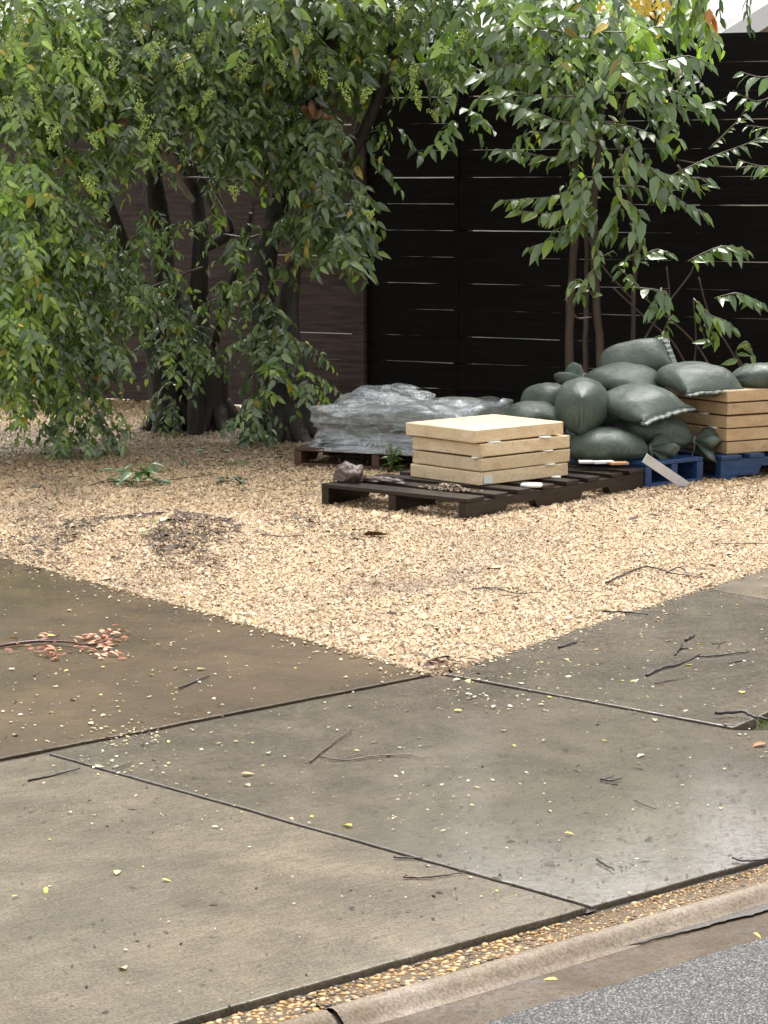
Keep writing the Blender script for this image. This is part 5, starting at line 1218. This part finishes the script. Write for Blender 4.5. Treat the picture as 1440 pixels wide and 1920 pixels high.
flakes('dark_litter', a_, rng.lognormal(math.log(.0062), .5, n), pc, 'tiny dark twig bits and seeds scattered over the wet concrete', 'litter', .2, .16)
# dark debris: over the mound, under the trees, in drifts on the gravel
pts = []
for _ in range(11000):
    x, y = MOUND.x + random.gauss(0, .38), MOUND.y + random.gauss(0, .44)
    if mnoise.noise(Vector((x*3.2, y*2.0, 1.5))) + .5*mnoise.noise(Vector((x*9, y*6, 4))) > .10: pts.append((x, y))
for _ in range(7000):
    x, y = random.uniform(-2.6, .2), random.uniform(10.6, 13.0)
    if random.random() < .5 + .6*mnoise.noise(Vector((x*2, y*2, 3))): pts.append((x, y))
for _ in range(9000):
    x, y = random.uniform(-2, 2.2), random.uniform(6.2, 12)
    if mnoise.noise(Vector((x*2.2, y*1.6, 7.5))) + .4*mnoise.noise(Vector((x*8, y*6, 2))) > .30 and on_gravel(Vector((x, y, 0))): pts.append((x, y))
for _ in range(4200):
    x, y = random.uniform(-2, 2.2), random.uniform(6.3, 11.5)
    if on_gravel(Vector((x, y, 0))): pts.append((x, y))
a_ = np.array([(x, y, gz(x, y) + random.uniform(.004, .010)) for x, y in pts]); n = len(a_)
pc = np.array([(.075,.058,.048),(.045,.036,.032),(.095,.064,.044),(.14,.09,.055),(.08,.067,.06)])[rng.integers(0, 5, n)]
flakes('mulch_litter', a_, rng.lognormal(math.log(.015), .5, n), pc, 'dark leaf and bark debris drifted over the gravel and mound', 'litter', .35, .17)

# grass at the right edge
def grass():
    n = 5200; a = rng.random(n); bx = rng.random(n)
    base = []
    for i in range(n):
        p = D1 + Vector((.02 + random.random()*2.4, random.random()**1.3*2.2, 0)); 
        d_ = p - D1
        if d_.x*BD.y - d_.y*BD.x > .012: base.append((p.x, p.y, -.024))
    base = np.array(base); n = len(base)
    ax = unit(np.stack([rng.normal(0, .5, n), rng.normal(0, .5, n), np.full(n, .8)], 1)); nr = unit(rng.normal(0, 1, (n, 3)))
    ln = rng.uniform(.025, .06, n); t = np.array([(.09,.13,.03),(.12,.12,.04),(.06,.09,.025),(.16,.13,.06)])[rng.integers(0, 4, n)]
    tag(leaf_mesh('grass', base, ax, nr, ln, np.full(n, .0022), t, M['leaf'], .2, .4), 'sparse wet grass beside the sidewalk at the right edge', 'grass', kind='stuff')
grass()

# thin sheet of rain water standing in the gutter
m, nd, lk, bs = mat_new('water'); bs.inputs['Base Color'].default_value = (.045, .036, .026, 1); bs.inputs['Roughness'].default_value = .03; bs.inputs['IOR'].default_value = 1.45
bump_n(nd, lk, [(noise_n(nd, lk, pos_n(nd), 70, 4, .65, .8), .5)], bs, .004); M['water'] = m
wv, wf = [], []
s0 = (G(1120, 1775, GUT) - F0).dot(SD)
for i in range(241):
    s = s0 + 3.2*i/240; w_ = min(1, i/60) ** .7
    e1 = .012*mnoise.noise(Vector((s*14, 1, 0))) + .006*mnoise.noise(Vector((s*45, 2, 0)))
    for t_ in (.124 - .004*w_, .124 + (.060 + e1)*w_ + .3*e1 + .004):
        q = F0 + SD*s + TD*t_; wv.append((q.x, q.y, GUT + .0030 - .0022*(1 - w_)))
    if i: wf.append((2*i-2, 2*i-1, 2*i+1, 2*i))
tag(link('gutter_water', mesh('gutter_water', wv, wf, M['water'])), kind='structure')
